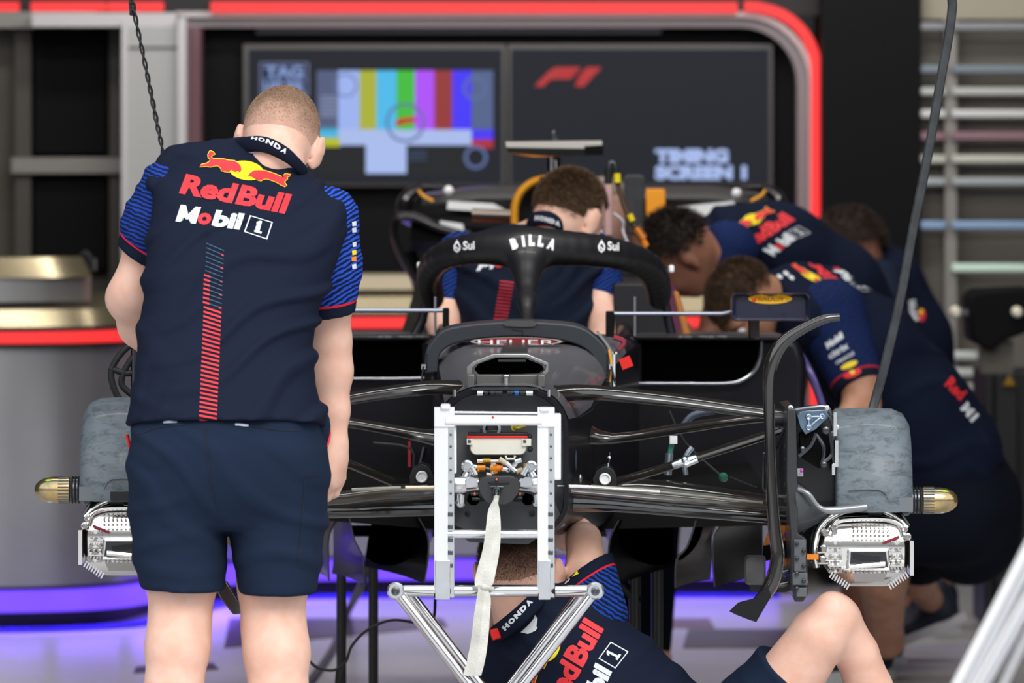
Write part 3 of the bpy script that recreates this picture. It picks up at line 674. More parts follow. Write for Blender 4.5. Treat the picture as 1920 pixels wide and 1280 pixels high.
def halo_marks(m, bh):
    for i, ch in enumerate('BILLA'):
        cx = (966, 980, 1003, 1016, 1030)[i] if False else (967, 983, 997, 1013, 1031)[i]; an = math.radians((cx-998)*.55)
        wd_ = (13, 5, 11, 11, 15)[i]; u = (wd_*math.cos(an), wd_*math.sin(an)); vv = (21*math.sin(an), -21*math.cos(an)); yb = 461+abs(cx-998)**2*.006
        decal(m, bh, T(ch, (cx-u[0]/2, yb-u[1]/2), u, vv, .09), WHITE, off=.003)
    for x, y, tl in ((868, 471, -4), (1139, 471, 4)):
        k = .1 if tl > 0 else -.1
        decal(m, bh, T('Sui', (x, y-2), (22, 22*k*.6), (0, -17), .03), WHITE, off=.003)
        dr = [(x-11, y-22), (x-4, y-10), (x-5, y-2), (x-11, y+3), (x-17, y-2), (x-18, y-10)]; di = [(x-11, y-16), (x-7, y-9), (x-8, y-4), (x-11, y-1), (x-14, y-4), (x-15, y-9)]
        n_ = 6; decal(m, bh, (np.array(dr+di, float), [(i, (i+1) % n_, n_+(i+1) % n_, n_+i) for i in range(n_)]), WHITE, off=.003); decal(m, bh, quad((x-15, y-8), (x-13, y-10), (x-6, y-3), (x-8, y-1)), WHITE, off=.003)
    decal(m, bh, quad((984.5, 440), (986, 440), (985.5, 600), (984, 600)), RUB, off=.002); decal(m, bh, ell((1000, 434.5), 4, 1.6), RUB, off=.003)
sdf_obj('halo', hs, HB, CAR, smooth=10, extra=halo_marks)

m = MB(); 
for x, y in ((787, 498), (1259, 504)): m.box(P(x, y, 1.9), (S(10, 1.9), .03, S(14, 1.9)), WHITE)
m.build('halo_side_light', CAR, bevel=.004)
m = MB(); m.tube([P(1246, 500, 2.0), P(1246, 560, 2.0), P(1262, 640, 2.0)], S(9, 2), mat('halo_leg', '#1c1a26', .35, coat=.4), k=4); m.build('halo_leg', CAR); m = MB(); m.tube([P(1216, 500, 2.05), P(1214, 540, 2.05)], S(2, 2), ORNG); m.build('orange_edge', CAR); m = MB(); m.tube([P(800, 540, 2.0), P(792, 600, 2.0), P(770, 640, 2.0)], S(9, 2), MATS['halo_leg'], k=4); m.build('halo_leg', CAR)
# headrest side panels
m = MB(); m.prism([(1150, 530), (1235, 530), (1262, 640), (1150, 640)], 2.2, .5, mat('rest_black', '#1b1a1f', .5)); m.prism([(1262, 545), (1272, 545), (1300, 640), (1282, 640)], 2.15, .03, mat('rest_tan', '#b3733a', .5)); m.build('headrest_panel', CAR, bevel=.01)

# ---------------------------------------------------------------- sidepods
YP = 1.75
m = MB()
def pod(x0, x1, oy0, oy1, ox0, ox1, body, rim, name, txt, tx):
    m = MB(); m.prism(body, YP, 1.6, DNAVY, slope=-.05)
    for a, b in zip(rim, rim[1:]): pass
    m.build(name, CAR, bevel=.02, seg=3)
    q = MB(); q.prism([(a, b) for a, b in rim], YP-.012, .01, mat('inlet_black', '#030304', .95, spec=0)); q.build('radiator_inlet', CAR)
    q = MB(); q.tube([P(a, b, YP-.02) for a, b in cat_rom(txt, 5)], S(3.2, YP), mat('lip_black', '#9a9da4', .2, .9), n=10); q.build('inlet_lip', CAR)
bodyR = [(1150, 628), (1470, 628), (1500, 640), (1512, 680), (1508, 790), (1480, 930), (1100, 960), (1110, 700)]
inR = [(1203, 641), (1424, 641), (1420, 672), (1408, 695), (1390, 708), (1368, 716), (1203, 716)]
pod(0, 0, 0, 0, 0, 0, bodyR, inR, 'sidepod', [(1185, 719), (1280, 719), (1360, 719), (1392, 712), (1415, 694), (1426, 668), (1428, 640)], 0)
bodyL = [(655, 628), (820, 628), (850, 700), (850, 940), (560, 930), (470, 800), (460, 690), (480, 640), (520, 628)]
inL = [(560, 642), (788, 642), (792, 655), (792, 700), (780, 708), (560, 708)]
pod(0, 0, 0, 0, 0, 0, bodyL, inL, 'sidepod', [(560, 710), (650, 710), (740, 710), (795, 709)], 0)
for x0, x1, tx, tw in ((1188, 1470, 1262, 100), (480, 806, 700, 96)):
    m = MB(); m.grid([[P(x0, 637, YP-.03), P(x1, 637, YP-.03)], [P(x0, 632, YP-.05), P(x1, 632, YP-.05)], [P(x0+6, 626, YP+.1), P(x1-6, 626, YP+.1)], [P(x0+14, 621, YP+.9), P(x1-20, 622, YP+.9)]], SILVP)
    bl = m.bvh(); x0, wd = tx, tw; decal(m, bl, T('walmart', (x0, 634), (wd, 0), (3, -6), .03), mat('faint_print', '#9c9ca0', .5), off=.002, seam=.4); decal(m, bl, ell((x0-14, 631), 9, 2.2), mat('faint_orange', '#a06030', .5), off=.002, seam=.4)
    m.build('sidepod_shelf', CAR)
m = MB()  # red panel and fin seen behind the left shelf
m.prism([(790, 500), (812, 500), (835, 640), (745, 640), (760, 600)], 3.0, .05, mat('fin_glass', '#26251f', .2, coat=.5)); m.build('deflector_fin', CAR)
# mirrors and their carriers
m = MB(); rows = []
for Y, x0, x1, y0, y1 in ((1.22, 1380, 1510, 556, 596), (1.2, 1373, 1516, 551, 600), (1.28, 1370, 1519, 549, 602), (1.36, 1374, 1518, 550, 602)): rows.append([P(x, y, Y) for x, y in rr(x0, x1, y0, y1, 10, 10)])
m.grid(rows, mat('mirror_navy', '#20233a', .35, coat=.5), closed=True, caps=True); bm_ = m.bvh()
decal(m, bm_, ell((1444, 560), 41, 9.5), mat('rauch_yellow', '#f0b828', .4), off=.003, seam=.2); decal(m, bm_, T('RAUCH', (1421, 564), (46, 0), (2, -8), .02), mat('rauch_text', '#a8620c', .5), off=.005, seam=.2)
decal(m, bm_, ell((1414, 562), 4, 3.5), RED, off=.0055, seam=.2)
for x, y in ((1442, 577), (1470, 588)): decal(m, bm_, ell((x, y), 2.5, 2.5, 10), RUB, off=.003)
m.build('mirror', CAR)
m = MB(); m.box(P(1413, 615, 1.3), (S(20, 1.3), .06, S(40, 1.3)), mat('stalk_maroon', '#2a1420', .35, coat=.4)); m.build('mirror_stalk', CAR, bevel=.004)
for a, b, pin, en in ((1140, 1372, 1190, None), (560, 838, 816, 838)):
    m = MB(); m.tube([P(a, 588 if a > 900 else 581, 1.3), P(b-18 if a > 900 else b, 588 if a > 900 else 582, 1.3)]+([P(b, 584, 1.3)] if a > 900 else []), S(4, 1.3), mat('rod_grey', '#7d8290', .3, .5), n=8); m.build('mirror_arm', CAR)
    m = MB(); m.tube([P(pin, 556, 1.3), P(pin, 630, 1.3)], S(2.6, 1.3), mat('pin_grey', '#9a9da4', .3, .8), n=8); m.build('arm_pin', CAR)
m = MB(); m.pbox(830, 842, 578, 632, 1.25, .05, CMAT); m.pbox(1136, 1152, 584, 640, 1.25, .05, CMAT); m.build('arm_bracket', CAR, bevel=.003)
# floor, underbody and fences
m = MB(); m.prism([(600, 905), (830, 930), (1060, 940), (1430, 905), (1430, 930), (1440, 985), (1100, 992), (820, 992), (600, 975)], .9, 3.0, CMAT); m.build('car_floor', CAR)
for x0, x1, xa in ((655, 800, 700), (1150, 1320, 1250)):   # rounded tunnel bodies
    m = MB(); rows = []
    for Y, k_ in ((.95, 1), (1.3, 1.2), (2.0, 1.3)):
        rows.append([P((x0+x1)/2+(x1-x0)/2*k_*math.cos(a)*1.0, 960+ (100/k_**.3)*abs(math.sin(a))**.8, Y) for a in [math.pi*i/16 for i in range(17)]])
    m.grid(rows, mat('tunnel_black', '#0b0b0d', .3, coat=.1, spec=.15)); m.build('underbody_tunnel', CAR)
def fence(outl, Y, name='floor_fence'):
    m = MB(); o = cat_rom(outl, 5); rows = []
    for x, y in o: rows.append([P(x, y, Y), P(x, y, Y)+V(.012, .01, .002), P(x+16, y-4, Y+.35), P(x+60*(1 if x < 940 else -1) if False else x+34, y-30, Y+1.2)])
    m.grid(rows, mat('fence_black', '#070708', .3, coat=.06, spec=.12)); m.tube([P(x, y, Y) for x, y in o], S(1.6, Y), mat('fence_edge', '#4a4a50', .25, .6), n=6); m.build(name, CAR)
def blade(pts, Y, tw):
    """curved fence: outer edge (px) swept back and inboard"""
    m = MB(); rows = []
    for i, (x, y, x2, y2) in enumerate(cat_rom(pts, 5)): rows.append([P(x+(x2-x)*t, y+(y2-y)*t, Y+tw*t)+V(0, .04*math.sin(math.pi*t), 0) for t in (0, .2, .4, .6, .8, 1)])
    m.grid(rows, mat('fence_black', '#070708', .3, coat=.06, spec=.12)); m.tube([r[0] for r in rows], S(1.7, Y), mat('fence_edge', '#4a4a50', .25, .6), n=6); m.build('floor_fence', CAR)
blade([(640, 965, 590, 960), (618, 1000, 575, 990), (616, 1050, 560, 1060), (617, 1088, 600, 1075)], .95, .5)
blade([(655, 970, 625, 965), (664, 1010, 625, 1000), (680, 1045, 625, 1050), (683, 1094, 622, 1075)], .9, .5)
blade([(785, 970, 700, 965), (802, 1005, 690, 1010), (802, 1050, 685, 1050), (795, 1092, 685, 1062)], .85, .5)
blade([(1160, 975, 1260, 965), (1144, 1010, 1262, 1010), (1142, 1055, 1265, 1050), (1155, 1098, 1268, 1060)], .85, .5)
blade([(1305, 975, 1335, 965), (1288, 1025, 1335, 1010), (1268, 1050, 1335, 1050), (1266, 1102, 1332, 1085)], .9, .5)
blade([(1358, 978, 1430, 965), (1340, 1005, 1430, 1000), (1337, 1055, 1430, 1050), (1340, 1100, 1425, 1080)], .95, .5)
m = MB(); m.tube([P(1185, 640, 2.6)+V(0, 0, 0), P(1185, 641, 2.6)], .01, RUB); 
# long curved duct pods visible between the arms
m = MB(); m.tube([P(1440, 690, 2.3), P(1500, 760, 2.1), P(1560, 830, 2.0)], .012, mat('violet_tube', '#6b62a0', .25, .5), k=4); m.tube([P(1490, 650, 2.3), P(1520, 700, 2.1), P(1545, 770, 2.0)], .010, MATS['violet_tube'], k=4); m.build('side_stay', CAR)

# ---------------------------------------------------------------- bulkhead front with its equipment
YB = -.17
bk = MB(); o_ = rr(829, 1057, 737, 993, 73, 54); bk.prism(o_, YB, .02, PLATE)
bk.prism([(840, 940), (1040, 940), (1060, 985), (1005, 1010), (990, 1020), (880, 1016), (860, 1000), (835, 985)], YB-.03, .02, PLATE)
for x in (888, 990): bk.lathe(P(x, 935, YB-.032), (0, -1, 0), [(0, S(12)), (.001, S(11))], MATS['hole_black'], n=20)
for x in (877, 998): bk.lathe(P(x, 962, YB-.03), (0, -1, 0), [(0, S(5)), (.006, S(5)), (.007, S(2))], CSAT, n=12)
bko = bk.build('front_bulkhead', CAR, sharp=50)
m = MB(); YR_ = YB-.07
rows = [[P(x, y, Y) for x, y in rr(x0, x1, 820, y1, 3, rb)] for Y, x0, x1, y1, rb in ((YR_, 882, 986, 852, 12), (YR_+.05, 880, 988, 853, 12))]
m.grid(rows, mat('reservoir_white', '#e8e6d8', .4), closed=True, caps=True); m.pbox(875, 992, 817, 821, YR_-.004, .056, RED); m.pbox(877, 990, 812, 817, YR_-.002, .052, CSAT); m.pbox(875, 886, 822, 834, YR_-.006, .01, MATS['reservoir_white']); m.pbox(979, 996, 822, 836, YR_-.006, .01, MATS['reservoir_white'])
for x in (880, 984): m.pbox(x-3, x+3, 824, 830, YR_-.008, .003, STEEL)
m.tube([P(948, 854, YR_), P(950, 860, YR_), P(964, 860, YR_), P(966, 854, YR_)], .003, MATS['reservoir_white'], n=6); m.pbox(900, 940, 806, 813, YR_+.01, .03, CSAT); m.ball(P(993, 818, YR_), .006, RUB); m.ball(P(994, 842, YR_), .006, RUB)
m.build('fluid_reservoir', bko, bevel=.002)
m = MB(); m.lathe(P(922, 803, YB-.05), (0, -1, 0), [(0, S(17)), (.01, S(17)), (.012, S(12)), (.0, S(11))], mat('bluegrey_metal', '#9fb0bf', .3, .7), n=24); m.lathe(P(924, 801, YB-.052), (0, -1, 0), [(0, S(11)), (.002, S(10))], RUB, n=20); m.build('filler_cap', bko)
m = MB(); m.tube([P(962, 800, YB-.03), P(970, 802, YB-.04), P(984, 798, YB-.03)], .004, mat('olive_wire', '#b8a530', .4, .3), k=4); m.lathe(P(964, 801, YB-.03), (0, -1, 0), [(0, S(6)), (.006, S(6))], MATS['olive_wire'], n=12); m.build('earth_lead', bko)
for x, y, r_, mt in ((876, 872, 11, ALU), (996, 873, 11, ALU), (863, 943, 9, ALU), (1005, 943, 8, ALU), (848, 938, 4, ALU)):
    m = MB(); c = P(x, y, YB-.05); m.lathe(c, (0, -1, 0), [(0, S(r_)), (.03, S(r_)), (.033, S(r_*.7)), (.026, S(r_*.65)), (.026, S(r_*.45)), (.036, S(r_*.42)), (.036, S(r_*.2)), (.03, S(r_*.15))], mt, n=24); m.build('mounting_bolt', bko)
YG = YB-.08   # steering rack
for s_ in (-1, 1):
    m = MB(); cx = 936; X = lambda d: cx+s_*d
    m.tube([P(X(38), 908, YG), P(X(60), 909, YG), P(X(66), 909, YG), P(X(84), 909, YG)], [S(a) for a in (14, 17, 20, 19)], ALU, n=20); m.tube([P(X(60), 885, YG), P(X(66), 900, YG), P(X(72), 925, YG), P(X(72), 943, YG)], [S(a) for a in (8, 11, 10, 8)], ALU, n=14, k=3)
    m.tube([P(X(84), 909, YG), P(X(94), 909, YG)], S(15), CSAT, n=20); m.pbox(min(X(40), X(62)), max(X(40), X(62)), 897, 912, YG-.025, .02, ALU); m.tube([P(X(52), 876, YG), P(X(44), 890, YG)], S(6), ALU)
    m.build('steering_rack', bko)
m = MB(); m.prism([(896, 905), (902, 896), (915, 893), (958, 893), (970, 897), (976, 906), (972, 925), (960, 940), (948, 946), (922, 946), (910, 940), (900, 925)], YG-.045, .05, mat('gear_grey', '#4a4a4c', .4, .6)); m.pbox(915, 955, 903, 907, YG-.05, .01, CSAT); m.pbox(918, 945, 911, 914, YG-.052, .008, STEEL)
m.lathe(P(931, 920, YG-.045), (0, -1, 0), [(0, S(9)), (.015, S(8)), (.016, S(5)), (.03, S(4)), (.03, S(1))], GUN, n=16); m.tube([P(931, 922, YG-.07), P(930, 940, YG-.075)], .005, GUN)
for x, y in ((890, 926), (893, 935), (975, 926), (972, 934)): m.tube([P(x-8, y, YG-.03), P(x+8, y, YG-.03)], .004, CSAT, n=8)
for x, y in ((931, 899), (890, 926), (975, 926)): m.ball(P(x, y, YG-.05), .004, mat('copper_dot', '#b56a50', .3, .7), n=8)
m.build('steering_gear', bko, bevel=.004)
m = MB(); YF = YB-.075
def vcyl(x0, y0, x1, y1, r, mt): m.tube([P(x0, y0, YF), P(x1, y1, YF)], S(r), mt, n=10)
vcyl(895, 878, 910, 878, 7, COPPER); vcyl(925, 868, 925, 888, 5, mat('cream_fit', '#d8ccb0', .4)); vcyl(919, 878, 938, 878, 6.5, ORNG); vcyl(928, 870, 928, 887, 6, COPPER); vcyl(905, 864, 920, 864, 5, mat('brass', '#c59a3a', .3, .8)); vcyl(895, 864, 905, 864, 3.5, ALU)
vcyl(936, 860, 948, 868, 5, MATS['cream_fit']); vcyl(920, 864, 944, 864, 3, ALU); vcyl(948, 868, 966, 884, 6, ALU); vcyl(950, 884, 968, 868, 5, ALU); vcyl(966, 866, 978, 862, 5, ALU); vcyl(968, 884, 980, 880, 5, mat('tan_fit', '#cdbb90', .4)); vcyl(880, 886, 896, 886, 5, MATS['cream_fit']); vcyl(940, 880, 955, 880, 5, ALU); vcyl(984, 868, 984, 884, 3.5, MATS['brass']); vcyl(938, 878, 943, 878, 5.5, mat('orange_fit', '#f06a20', .4)); vcyl(884, 874, 894, 876, 5, ALU); vcyl(910, 878, 918, 880, 4, STEEL); vcyl(912, 888, 922, 890, 3, WHITE)
m.build('brake_line_fitting', bko)
m = MB()   # hardware row along the bulkhead's upper edge
Yh = -.275; m.pbox(885, 1010, 727, 731, Yh, .02, GUN)
for x, mt in ((902, ALU), (912, CSAT), (922, CSAT), (935, CSAT), (958, CSAT), (968, mat('blue_fit', '#2f5f9c', .35, .5)), (980, CSAT), (992, ALU)): m.tube([P(x-7, 737, Yh), P(x+7, 737, Yh)], S(5), mt, n=10)
for x in (852, 1029): m.tube([P(x, 730, Yh), P(x, 743, Yh)], S(3.4), ALU, n=8)
m.build('edge_connector', bko)

# ---------------------------------------------------------------- suspension
ARM = mat('arm_carbon', '#26231f', .17, coat=.8, spec=.7); ARMT = mat('arm_gloss', '#39342d', .2, coat=.8)
def arm(name, pts, hh, mt=ARM, fl=1.9, parent=CAR):
    """pts: (px, py, Y); hh pixel half height; aerofoil flattened fore-aft"""
    m = MB(); m.tube([P(*p) for p in pts], [S(a) for a in hh] if isinstance(hh, (list, tuple)) else S(hh), mt, n=16, flat=((0, 1, .15), fl), k=3 if len(pts) > 2 else 0); return m
def A_(name, pts, hh, **k): return arm(name, pts, hh, **k).build(name, CAR)
A_('upper_wishbone', [(1040, 738, .05), (1115, 736, 0), (1260, 750, 0), (1400, 769, 0), (1478, 779, 0)], [16, 14, 13, 12, 10])
A_('upper_wishbone', [(860, 726, .05), (800, 727, 0), (700, 740, 0), (600, 756, 0), (250, 800, 0)], [14, 13, 12, 12, 11])
A_('upper_wishbone', [(1090, 812, .3), (1150, 822, .3), (1260, 806, .22), (1390, 787, .1), (1470, 780, .05)], [22, 10, 10, 9, 8])
A_('upper_wishbone', [(830, 822, .3), (780, 815, .3), (700, 800, .25), (600, 790, .2), (250, 790, .1)], [18, 12, 10, 9, 8])
A_('lower_wishbone', [(1040, 938, -.05), (1150, 944, -.05), (1300, 957, -.02), (1478, 972, 0)], [22, 15, 13, 11])
A_('lower_wishbone', [(830, 950, -.05), (700, 955, -.05), (600, 957, 0), (240, 965, 0)], [16, 14, 14, 12])
A_('lower_wishbone', [(1050, 925, .25), (1200, 915, .25), (1350, 930, .15), (1475, 945, .05)], [16, 18, 16, 10])
A_('lower_wishbone', [(830, 925, .25), (720, 925, .25), (600, 940, .15), (240, 950, .05)], [18, 16, 14, 10])
A_('track_rod', [(1040, 916, -.14), (1180, 928, -.12), (1300, 938, -.1), (1450, 950, -.05), (1490, 952, -.05)], [9, 11, 11, 9, 8], mt=ARMT)
A_('track_rod', [(830, 918, -.14), (700, 926, -.12), (600, 936, -.1), (240, 955, -.05)], [10, 12, 12, 9], mt=ARMT)
A_('pull_rod', [(1150, 905, .1), (1230, 882, .05), (1300, 860, .0), (1400, 828, -.02), (1465, 806, -.02)], [8, 8, 8, 8, 8])
A_('pull_rod', [(735, 903, .1), (690, 884, .05), (640, 864, .0), (560, 838, 0), (260, 812, 0)], [8, 8, 8, 8, 8])
m = MB(); m.tube([P(1262, 872, -.02), P(1280, 866, -.025), P(1305, 858, -.02)], [S(7), S(9), S(7)], ALU, n=12); m.tube([P(1285, 872, -.04), P(1308, 862, -.04)], S(5), ALU, n=8); m.ball(P(1284, 862, -.035), S(7), ALU, n=10); m.build('rod_joint', CAR)
m = MB(); m.tube([P(1045, 911, -.2), P(1110, 913, -.19)], S(4), ALU); m.tube([P(1108, 913, -.19), P(1236, 922, -.17)], S(6), mat('pale_sleeve', '#a9a69c', .25, .6), flat=((0, 0, 1), .8)); m.tube([P(1236, 922, -.17), P(1430, 942, -.1)], S(2.6), mat('pale_sleeve2', '#8d8a80', .25, .6)); m.build('rod_sleeve', CAR)
m = MB(); m.tube([P(760, 914, -.2), P(828, 914, -.2)], S(4.5), mat('bronze_rod', '#c9b49a', .2, .9)); m.tube([P(660, 918, -.17), P(752, 914, -.18)], S(5), MATS['pale_sleeve'], flat=((0, 0, 1), .7)); m.build('rod_sleeve', CAR)
for x, y in ((791, 893), (1134, 897)):
    m = MB(); c = P(x, y, -.06); m.prism([(x-22, y+16), (x-24, y), (x-16, y-16), (x, y-24), (x+16, y-18), (x+24, y), (x+24, y+16)], -.05, .08, CSAT)
    m.lathe(c, (0, -1, 0), [(0, S(11)), (.02, S(11)), (.022, S(8)), (.018, S(7.5)), (.018, S(1))], WHITE, n=24); m.build('pivot_cover', CAR, bevel=.004)
m = MB(); m.tube([P(1140, 868, -.02), P(1141, 885, -.02)], S(2.5), ALU); m.ball(P(1142, 858, -.02), S(4), ALU, n=8); m.tube([P(1143, 848, -.02), P(1141, 870, -.02)], S(2), STEEL); m.build('sensor_pin', CAR)
m = MB(); m.ball(P(1074, 812, -.02), (S(2.5), .02, S(18)), mat('glint_panel', '#aab4c4', .3, .5)); m.ball(P(1077, 862, -.02), (S(5), .02, S(26)), mat('badge_blue', '#4d5a74', .4, .3))
for x in (1060, 1074, 1088): m.ball(P(x, 897, -.06), (S(4), .01, S(9)), mat('stud_grey', '#8f8f8f', .35, .7), n=10)
m.build('flank_badge', CAR)
m = MB(); m.band([(1164, 684), (1184, 676)], 10, .8, .02, RED); m.pbox(1146, 1157, 660, 664, .8, .02, WHITE); m.pbox(1150, 1153.5, 660, 724, .8, .02, WHITE); m.build('flank_lettering', CAR)
m = MB(); m.tube([P(1150, 632, .95), P(1170, 640, .95), P(1160, 655, .95)], .006, mat('ring_red', '#8a3040', .4), k=4, n=6); m.build('flank_emblem', CAR)
# wiring between arms
m = MB(); m.pbox(1256, 1270, 818, 832, .3, .02, WHITE); m.tube([P(1260, 830, .32), P(1256, 852, .32)], S(5), mat('teal_fit', '#3f8f7d', .4)); m.tube([P(1255, 850, .3), P(1252, 890, .3)], S(8), mat('lt_metal', '#c8d4e0', .25, .8)); m.tube([P(1252, 868, .29), P(1252, 874, .29)], S(12), STEEL); m.build('fluid_coupling', CAR)
m = MB(); m.tube([P(1280, 800, .32), P(1300, 778, .32), P(1340, 770, .32)], .008, mat('hose_slate', '#4a5060', .3, .4), k=5); m.tube([P(1286, 890, .3), P(1284, 860, .3), P(1298, 838, .3)], .006, MATS['lt_metal'], k=4); m.tube([P(1255, 770, .4), P(1285, 830, .4), P(1350, 890, .4)], .003, RUB, k=4); m.build('brake_hose', CAR)
m = MB(); m.lathe(P(1356, 894, .3), (0, -1, 0), [(0, S(9)), (.02, S(9)), (.03, S(5))], mat('green_cap', '#2f6d58', .4), n=16); m.tube([P(1366, 894, .3), P(1420, 915, .2)], .003, RUB); m.build('green_cap', CAR)
m = MB(); m.tube([P(700, 830, .6), P(770, 840, .6), P(775, 880, .6)], .003, RUB, k=3); m.build('wiring_loom', CAR); m = MB(); m.pbox(765, 770, 828, 875, .9, .03, mat('strip_red', '#a01020', .5)); m.build('red_strip', CAR); m = MB(); m.tube([P(796, 838, .5), P(792, 855, .5), P(788, 872, .5)], .006, STEEL, n=8); m.build('sensor_stem', CAR)

# ---------------------------------------------------------------- brake corners
def corner(cx, cy, side, YC=0.0):
    """side +1: outboard to the right"""
    X = lambda d: cx+side*d      # d measured outboard from drum's inner edge, pixels
    out = Vector((side, 0, 0)); c0 = P(cx, cy, YC)
    m = MB(); R0 = S(172)
    def ell_shell(prof, a0, a1, mt, n=40):
        rows = []
        for t, r in prof: rows.append([c0+V(side*t, -r*math.cos(a)*.95, r*math.sin(a)) for a in [a0+(a1-a0)*i/n for i in range(n+1)]])
        m.grid(rows, mt)
    w_ = S(142)
    prof = [(0, R0*.60), (0, R0*.97), (.006, R0*1.0), (w_*.5, R0*1.01), (w_*.78, R0*1.0), (w_*.92, R0*.95), (w_, R0*.84), (w_+.003, R0*.6), (w_+.004, .05)]
    ell_shell(prof, math.radians(-4), math.radians(200), DRUMC)
    ell_shell([(0, R0*.9), (w_*.96, R0*.88), (w_*.96, .05)], math.radians(-4), math.radians(200), CMAT)
    m.box(c0+V(side*S(118), -R0*.86, -S(-2)), (S(46), .03, S(26)), mat('drum_patch', '#6b7075', .5)); m.tube([c0+V(side*S(20), -R0*.97, S(30)), c0+V(side*S(80), -R0*.96, S(30)), c0+V(side*S(96), -R0*.95, S(10))], .002, DRUMC, k=3, n=6)
    drum = m.build('brake_drum', CAR, sharp=50)
    # wheel nut and hub
    m = MB(); nx = S(142); NUT = mat('nut_gold', '#d2b27a', .22, .9, col2='#8f8a74', noise=.1, nscale=30); NR = mat('nut_rose', '#8f6a66', .3, .8)
    m.lathe(c0+V(side*nx, 0, 0), out, [(-.02, S(30)), (0, S(28)), (.004, S(24)), (S(22), S(24))], GUN, n=32)
    for i in range(3): m.lathe(c0+V(side*(nx+S(8+6*i)), 0, 0), out, [(0, S(25)), (.002, S(26)), (.004, S(25))], RUB, n=32)
    m.lathe(c0+V(side*(nx+S(26)), 0, 0), out, [(0, S(23)), (.002, S(25)), (S(34), S(24.5)), (S(48), S(22)), (S(58), S(17)), (S(65), S(10)), (S(67), S(3))], NUT, n=32)
    for a in range(0, 360, 15): 
        aa = math.radians(a); q = c0+V(side*(nx+S(38)), -S(24.6)*math.cos(aa), S(24.6)*math.sin(aa)); m.box(q, (S(20), .0025, .0025), STEEL)
    m.ball(c0+V(side*(nx+S(62)), -S(18), S(2)), (S(11), S(5), S(8)), ALU); m.ball(c0+V(side*(nx+S(62)), -S(4), -S(19)), (S(9), S(8), S(5)), ALU)
    m.ball(c0+V(side*(nx+S(62)), -S(10), S(17)), (S(13), S(6), S(4)), mat('nut_green', '#a9e01a', .3, .3)); m.ball(c0+V(side*(nx+S(60)), -S(14), -S(12)), (S(13), S(6), S(4)), MATS['nut_green']); m.build('wheel_nut', CAR)
    # caliper
    m = MB(); CAL = mat('nickel', '#f1efec', .16, 1); CD = mat('nickel_dark', '#b3b0ac', .25, 1); y0 = -R0*.8
    cc = c0+V(side*S(62), 0, -S(28)); YF_ = cc.y-R0*.72
    def cp(dx, dy, dY=0): return V(c0.x+side*S(dx-10), YF_+dY, c0.z-S(dy-4))
    # body: three stacked curved blocks (dx outboard from drum inner edge, dy down from the hub)
    rows = []
    for dy, a, b, dp in ((24, 22, 118, .03), (32, 0, 138, .0), (50, -14, 142, -.012), (80, -22, 145, -.02), (110, -18, 145, -.015), (135, 0, 140, 0), (152, 16, 120, .02), (158, 24, 112, .04)):
        rows.append([cp(a, dy, dp+.16), cp(a, dy, dp+.02), cp(a+8, dy, dp+.004), cp((a+b)/2, dy, dp), cp(b-8, dy, dp+.004), cp(b, dy, dp+.02), cp(b, dy, dp+.16)])
    m.grid(rows, CAL); m.grid([[r[-1], r[0]] for r in rows], CD)
    # perforated top pad
    for i in range(9):
        for j in range(4): m.ball(cp(42+i*8, 42+j*9, -.017), .0025, CD, n=8)
    m.tube([cp(-2, 60, -.02), cp(10, 36, -.012), cp(38, 30, -.012), cp(100, 30, -.012), cp(128, 40, -.015), cp(136, 60, -.02)], .006, CAL, n=10, k=3)
    # window with inner shapes
    wnd = [cp(34, 88, -.024), cp(104, 88, -.024), cp(108, 122, -.024), cp(32, 122, -.024)]
    m.add(wnd, [(0, 1, 2, 3)], mat('window_dark', '#4b4c50', .3, .8), False); m.add([cp(40, 94, -.027), cp(92, 100, -.027), cp(90, 110, -.027), cp(40, 102, -.027)], [(0, 1, 2, 3)], RUB, False)
    for a, b in ((0, 1), (1, 2), (2, 3), (3, 0)): m.tube([wnd[a], wnd[b]], .004, CAL, n=8)
    m.tube([cp(34, 118, -.03), cp(100, 112, -.03)], .006, CAL, n=8)
    m.add([cp(40, 130, -.022), cp(104, 130, -.022), cp(98, 146, -.01), cp(44, 146, -.01)], [(0, 1, 2, 3)], CD, False)
    for i in range(10): m.tube([cp(30+i*8, 124, -.026), cp(30+i*8, 130, -.026)], .0018, CD, n=6)
    # pistons / studs either side
    for bx in (8, 122):
        for j in range(5):
            for i in range(3): m.tube([cp(bx-9+i*9, 74+j*13, -.01), cp(bx-9+i*9, 74+j*13, -.03)], .0035, CAL if (i+j) % 2 else CD, n=8)
            m.box(cp(bx, 80+j*12, -.026), (S(26), .006, .0025), CAL if j % 2 else CD)
    for bx, s2 in ((0, 1), (140, -1)):   # ribbed lower edges: comb teeth
        for j in range(8): m.box(cp(bx+s2*j*4.5, 132+j*3.1, -.018), (.003, .03, .014), CAL, Matrix.Rotation(s2*side*.5, 3, 'Y'))
    for dx, dy in ((-12, 54), (6, 48), (136, 48), (-14, 84), (-16, 104), (142, 62)): m.lathe(cp(dx, dy, -.01), (0, -1, 0), [(0, S(7)), (.014, S(7)), (.016, S(4)), (.012, S(3.5))], CD, n=12)
    m.tube([cp(-26, 120, -.01), cp(-30, 90, -.01), cp(-20, 50, 0), cp(10, 22, .0), cp(60, 10, .0), cp(110, 20, 0), cp(142, 48, 0)], .0075, CAL, n=10, k=5)
    m.tube([cp(-34, 110, -.0), cp(-36, 80, .01), cp(-22, 36, .01), cp(20, 8, .01), cp(70, 2, .01), cp(118, 10, .01), cp(146, 44, .01)], .004, GUN, n=8, k=5)
    m.box(cp(148, 100, -.01), (S(7), .1, S(64)), CAL); m.tube([cp(66, 66, -.03), cp(110, 58, -.03)], .002, mat('line_red', '#a02030', .4), n=6) if False else None
